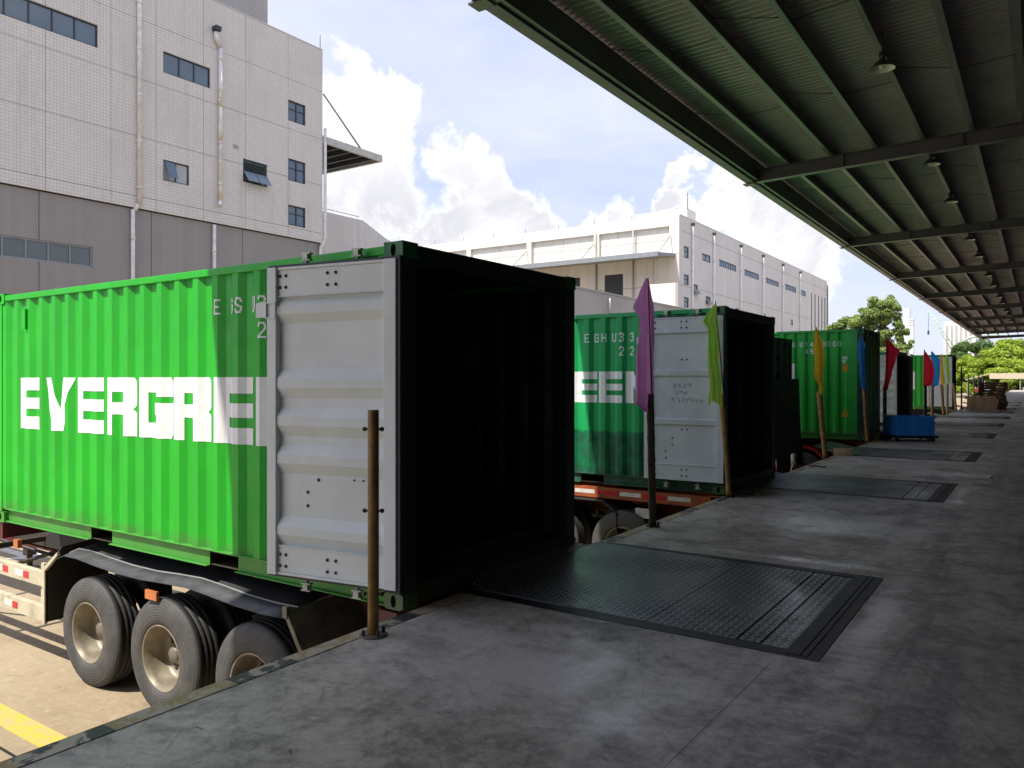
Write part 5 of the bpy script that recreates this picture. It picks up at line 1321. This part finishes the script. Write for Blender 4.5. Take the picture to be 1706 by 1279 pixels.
# tree builder
def tree(loc, trunk_h, trunk_r, clumps, m, label, nleaf, leaf, seed, limbs=6):
    t = thing('broadleaf_tree', label, 'tree', loc, group=None); rs = np.random.RandomState(seed)
    mb = MB(); mb.tube([(0, 0, 0), (trunk_r * .3, 0, trunk_h * .5), (0, trunk_r * .2, trunk_h)], [trunk_r, trunk_r * .75, trunk_r * .55], 8)
    for c in clumps[::max(1, len(clumps) // 14)]:
        p = Vector(c[:3]); a = Vector((0, 0, trunk_h * .8)); mid = a.lerp(p, .55) + Vector((0, 0, -.3))
        mb.tube([a, mid, p], [trunk_r * .42, trunk_r * .22, trunk_r * .08], 5)
    mb.build('trunk', BARK, t)
    C_ = np.array([c[:3] for c in clumps]); Rr = np.array([c[3] for c in clumps]); w = Rr ** 2; w = w / w.sum()
    k = rs.choice(len(clumps), nleaf, p=w); dirs = rs.normal(size=(nleaf, 3)); dirs /= np.linalg.norm(dirs, axis=1)[:, None]
    rad = Rr[k] * (rs.uniform(.35, 1, nleaf) ** .5); pos = C_[k] + dirs * rad[:, None] * np.array([1, 1, .72])
    # leaf normals: mostly up and outward
    nrm = dirs * .6 + rs.normal(size=(nleaf, 3)) * .55 + np.array([0, 0, .55]); nrm /= np.linalg.norm(nrm, axis=1)[:, None]
    a = np.cross(nrm, rs.normal(size=(nleaf, 3))); a /= np.linalg.norm(a, axis=1)[:, None]; b = np.cross(nrm, a)
    s1 = leaf * rs.uniform(.6, 1.3, nleaf)[:, None]; s2 = s1 * .5
    V = np.stack([pos - a * s1, pos - b * s2, pos + a * s1, pos + b * s2], 1).reshape(-1, 3)
    me = bpy.data.meshes.new('crown'); n = nleaf
    me.vertices.add(4 * n); me.vertices.foreach_set('co', V.ravel()); me.loops.add(4 * n); me.loops.foreach_set('vertex_index', np.arange(4 * n))
    me.polygons.add(n); me.polygons.foreach_set('loop_start', np.arange(0, 4 * n, 4)); me.polygons.foreach_set('loop_total', np.full(n, 4)); me.update(); me.validate()
    me.materials.append(m); o = bpy.data.objects.new('crown', me); COL.objects.link(o); o.parent = t
    return t
def dome(cx, cz, rx, ry, rz, n, seed, r0, r1, shell=.75):
    rs = random.Random(seed); out = []
    for _ in range(n):
        a = rs.uniform(0, 2 * pi); ph = math.asin(rs.uniform(-.35, 1)); q = rs.uniform(shell, 1)
        out.append((cx + rx * cos(a) * cos(ph) * q, ry * sin(a) * cos(ph) * q, cz + rz * sin(ph) * q, rs.uniform(r0, r1)))
    return out
# airy tree: separate puffs with sky between
puffs = [(-4.3, 0, 8.6, 1.1), (-3.4, .5, 9.9, .9), (-2.5, -.5, 8.2, 1.3), (-1.3, 0, 10.3, 1.2), (-.2, .4, 9.0, 1.3), (1.4, 0, 12.2, 1.3), (.6, -.6, 11.2, 1.2), (2.6, .3, 12.4, 1.0), (3.3, -.4, 11.0, 1.0), (3.6, 0, 9.6, .9), (1.6, .5, 10.0, 1.1), (2.2, 0, 8.3, 1.1),
         (4.2, 0, 8.2, .7), (3.0, .3, 6.6, 1.0), (4.6, 0, 6.4, .7), (-4.9, 0, 7.0, .9), (-3.2, 0, 6.6, 1.2), (-1.2, .3, 7.2, 1.3), (.6, 0, 6.9, 1.3), (1.8, -.4, 5.4, 1.3), (-1.0, 0, 5.2, 1.5), (-3.6, 0, 5.0, 1.2), (3.9, 0, 4.6, 1.0), (-5.2, .2, 8.0, .6), (.2, 0, 12.0, .7)]
puffs2 = []
for c in puffs:
    rs = random.Random(int(c[0] * 100)); 
    for _ in range(9): puffs2.append((c[0] + rs.gauss(0, .55) * c[3], c[1] + rs.gauss(0, .9), c[2] + 1.3 + rs.gauss(0, .42) * c[3], c[3] * rs.uniform(.4, .85)))
tree((-20.2, 120, GZ), 7, .4, puffs2, LEAF3, 'tall airy tree with clumped crown behind the dark container end', 64000, .16, 3)
tree((-9.5, 158, GZ), 4, .4, dome(0, 4.3, 5.6, 4, 5.5, 70, 4, .8, 1.5), LEAF2, 'rounded dark green tree, left one behind the canopy end', 30000, .2, 5)
tree((-4.2, 157, GZ), 4, .4, dome(0, 4.6, 4.8, 4, 5.2, 60, 6, .8, 1.4), LEAF1, 'bright green rounded tree, middle one behind the canopy end', 26000, .2, 7)
tree((1.2, 160, GZ), 4, .4, dome(0, 4.0, 5.2, 4, 5.2, 60, 8, .8, 1.4), LEAF2, 'dark green tree at the right edge behind the far shed', 22000, .2, 9)
tree((-7.8, 150, GZ), 2.5, .3, dome(0, 2.5, 5.0, 3, 5.0, 60, 10, .6, 1.1), LEAF1, 'low yellow-green tree just above the beige shed roof, left', 26000, .16, 11)
tree((-2.8, 149, GZ), 2.5, .3, dome(0, 2.1, 4.8, 3, 4.3, 60, 12, .6, 1.1), LEAF1, 'low yellow-green tree just above the beige shed roof, right', 24000, .16, 13)
tree((-14.5, 170, GZ), 3, .3, dome(0, 3.2, 5, 4, 4.5, 50, 14, .8, 1.3), LEAF2, 'small dark tree between the crane and the rounded trees', 16000, .2, 15)

# far shed at the end of the dock
FS = thing('far_shed', 'low open shed with beige sheet roof at the far end of the dock', 'shed', (-6.5, 143, -.05))
mb = MB(); mb.hexa([(-3.2, -2, 1.55), (0, -2, 2.45), (0, 2, 2.45), (-3.2, 2, 1.55), (-3.2, -2, 1.68), (0, -2, 2.6), (0, 2, 2.6), (-3.2, 2, 1.68)]); mb.box(.003, 12, -2, 2, 1.75, 2.62); mb.build('roof', ROOFB, FS)
for i in range(7): mb = MB(); mb.box(-3 + i * 2.3, -2.85 + i * 2.3, -1.8, -1.65, GZ, 1.75 if i > 1 else 1.5); mb.build('column', FRAMEL, FS)
def scooter(loc, m, label):
    t = thing('parked_scooter', label, 'scooter', loc, group='scooters parked under the far shed')
    for x in (-.5, .5): mb = MB(); mb.lathe([(.18, -.05), (.26, -.05), (.26, .05), (.18, .05)], lambda a, b, h, x=x: (x + a, h, .26 + b), 12); mb.build('wheel', RUB, t)
    mb = MB(); mb.hexa([(-.6, -.15, .35), (.15, -.15, .25), (.15, .15, .25), (-.6, .15, .35), (-.65, -.12, .75), (0, -.12, .7), (0, .12, .7), (-.65, .12, .75)]); mb.hexa([(.25, -.15, .3), (.42, -.15, .3), (.42, .15, .3), (.25, .15, .3), (.18, -.12, .95), (.3, -.12, .95), (.3, .12, .95), (.18, .12, .95)]); mb.tube([(.22, -.3, 1.0), (.22, .3, 1.0)], .02, 6); mb.build('body', m, t)
    return t
cols = [(RED, 'red'), (mat('scooter_white', (.6, .6, .6), .4), 'white'), (mat('scooter_blue', (.05, .12, .3), .4), 'blue'), (mat('scooter_black', (.03, .03, .03), .4), 'black'), (PIPEY, 'cream')]
where = ['at the left end', 'second from the left', 'in the middle', 'fourth from the left', 'at the right']
for i, ((m_, n), w) in enumerate(zip(cols, where)): t = scooter((-8.0 + i * 1.5, 141, -.6), m_, '%s scooter parked %s under the far shed' % (n, w)); t.rotation_euler = (0, 0, .5 + i * .3)
yf = thing('yellow_railing', 'yellow tubular safety railing near the far shed behind the pallets', 'railing', (-3.4, 90, 0))
for z in (.55, 1.05): mb = MB(); mb.tube([(0, 0, z), (0, 30, z)], .04, 6); mb.build('rail', YELLP, yf)
for i in range(9): mb = MB(); mb.tube([(0, i * 3.7, 0), (0, i * 3.7, 1.1)], .04, 6); mb.build('upright', YELLP, yf)
for i, (x, y) in enumerate(((-3.5, 53), (-3.5, 57.5), (-3.5, 62), (-3.5, 66.5))):
    steel_post((x, y, 0), ['slim dark pole left of the pallet stacks', 'second slim dark pole beyond the pallets', 'third slim pole beyond the pallets', 'farthest slim pole beyond the pallets'][i], 1.9, FRAMEL, .04)
# small truck seen past the last container
tr = thing('small_truck', 'small white truck with a red rear seen left of the pallets', 'truck', (-7.4, 78, GZ), .15)
mb = MB(); mb.box(-1.0, 1.0, -4, 0, .8, 2.7); bev(mb.build('cargo_box', mat('truck_white', (.72, .70, .72), .45), tr), .04)
mb = MB(); mb.hexa([(-.9, .1, .6), (.9, .1, .6), (.9, 1.7, .6), (-.9, 1.7, .6), (-.85, .1, 2.2), (.85, .1, 2.2), (.85, 1.2, 2.2), (-.85, 1.2, 2.2)]); mb.build('cab', RED, tr)
mb = MB(); mb.box(.35, 1.0, -4.06, -4.01, 1.0, 2.0); mb.build('red_panel', RED, tr)
for x in (-.95, .75):
    for y in (-3, .8): mb = MB(); mb.lathe([(.001, 0), (.42, 0), (.42, .22), (.001, .22)], lambda a, b, h, x=x, y=y: (x + h, y + a, .42 + b), 18); mb.build('wheel', RUB, tr)
# red trailer parked further along the yard, glimpsed under the first container
rt = thing('parked_flatbed', 'red flatbed trailer parked in the yard, glimpsed beneath the nearest container', 'trailer', (-17, 15.5, GZ))
mb = MB(); mb.box(-12, 0, 0, 2.4, 1.1, 1.35); mb.build('deck', RED, rt); mb = MB(); mb.box(-11, 0, -.0, .08, .6, .9); mb.build('side_guard', REFW, rt)
for x in (-1.5, -2.8, -9.5): w = bpy.data.objects.new('wheel', None); COL.objects.link(w); w.parent = rt; w.location = (x, 0, .535); link('tyre', TM, w); link('rim', RM, w)
# far boundary wall with hedge line
bw = thing('boundary_wall', 'low pale boundary wall beyond the yard under the trees', 'wall', (0, 185, GZ)); mb = MB(); mb.box(-60, 40, 0, .3, 0, 2.6); mb.build('wall_face', GREYW, bw)
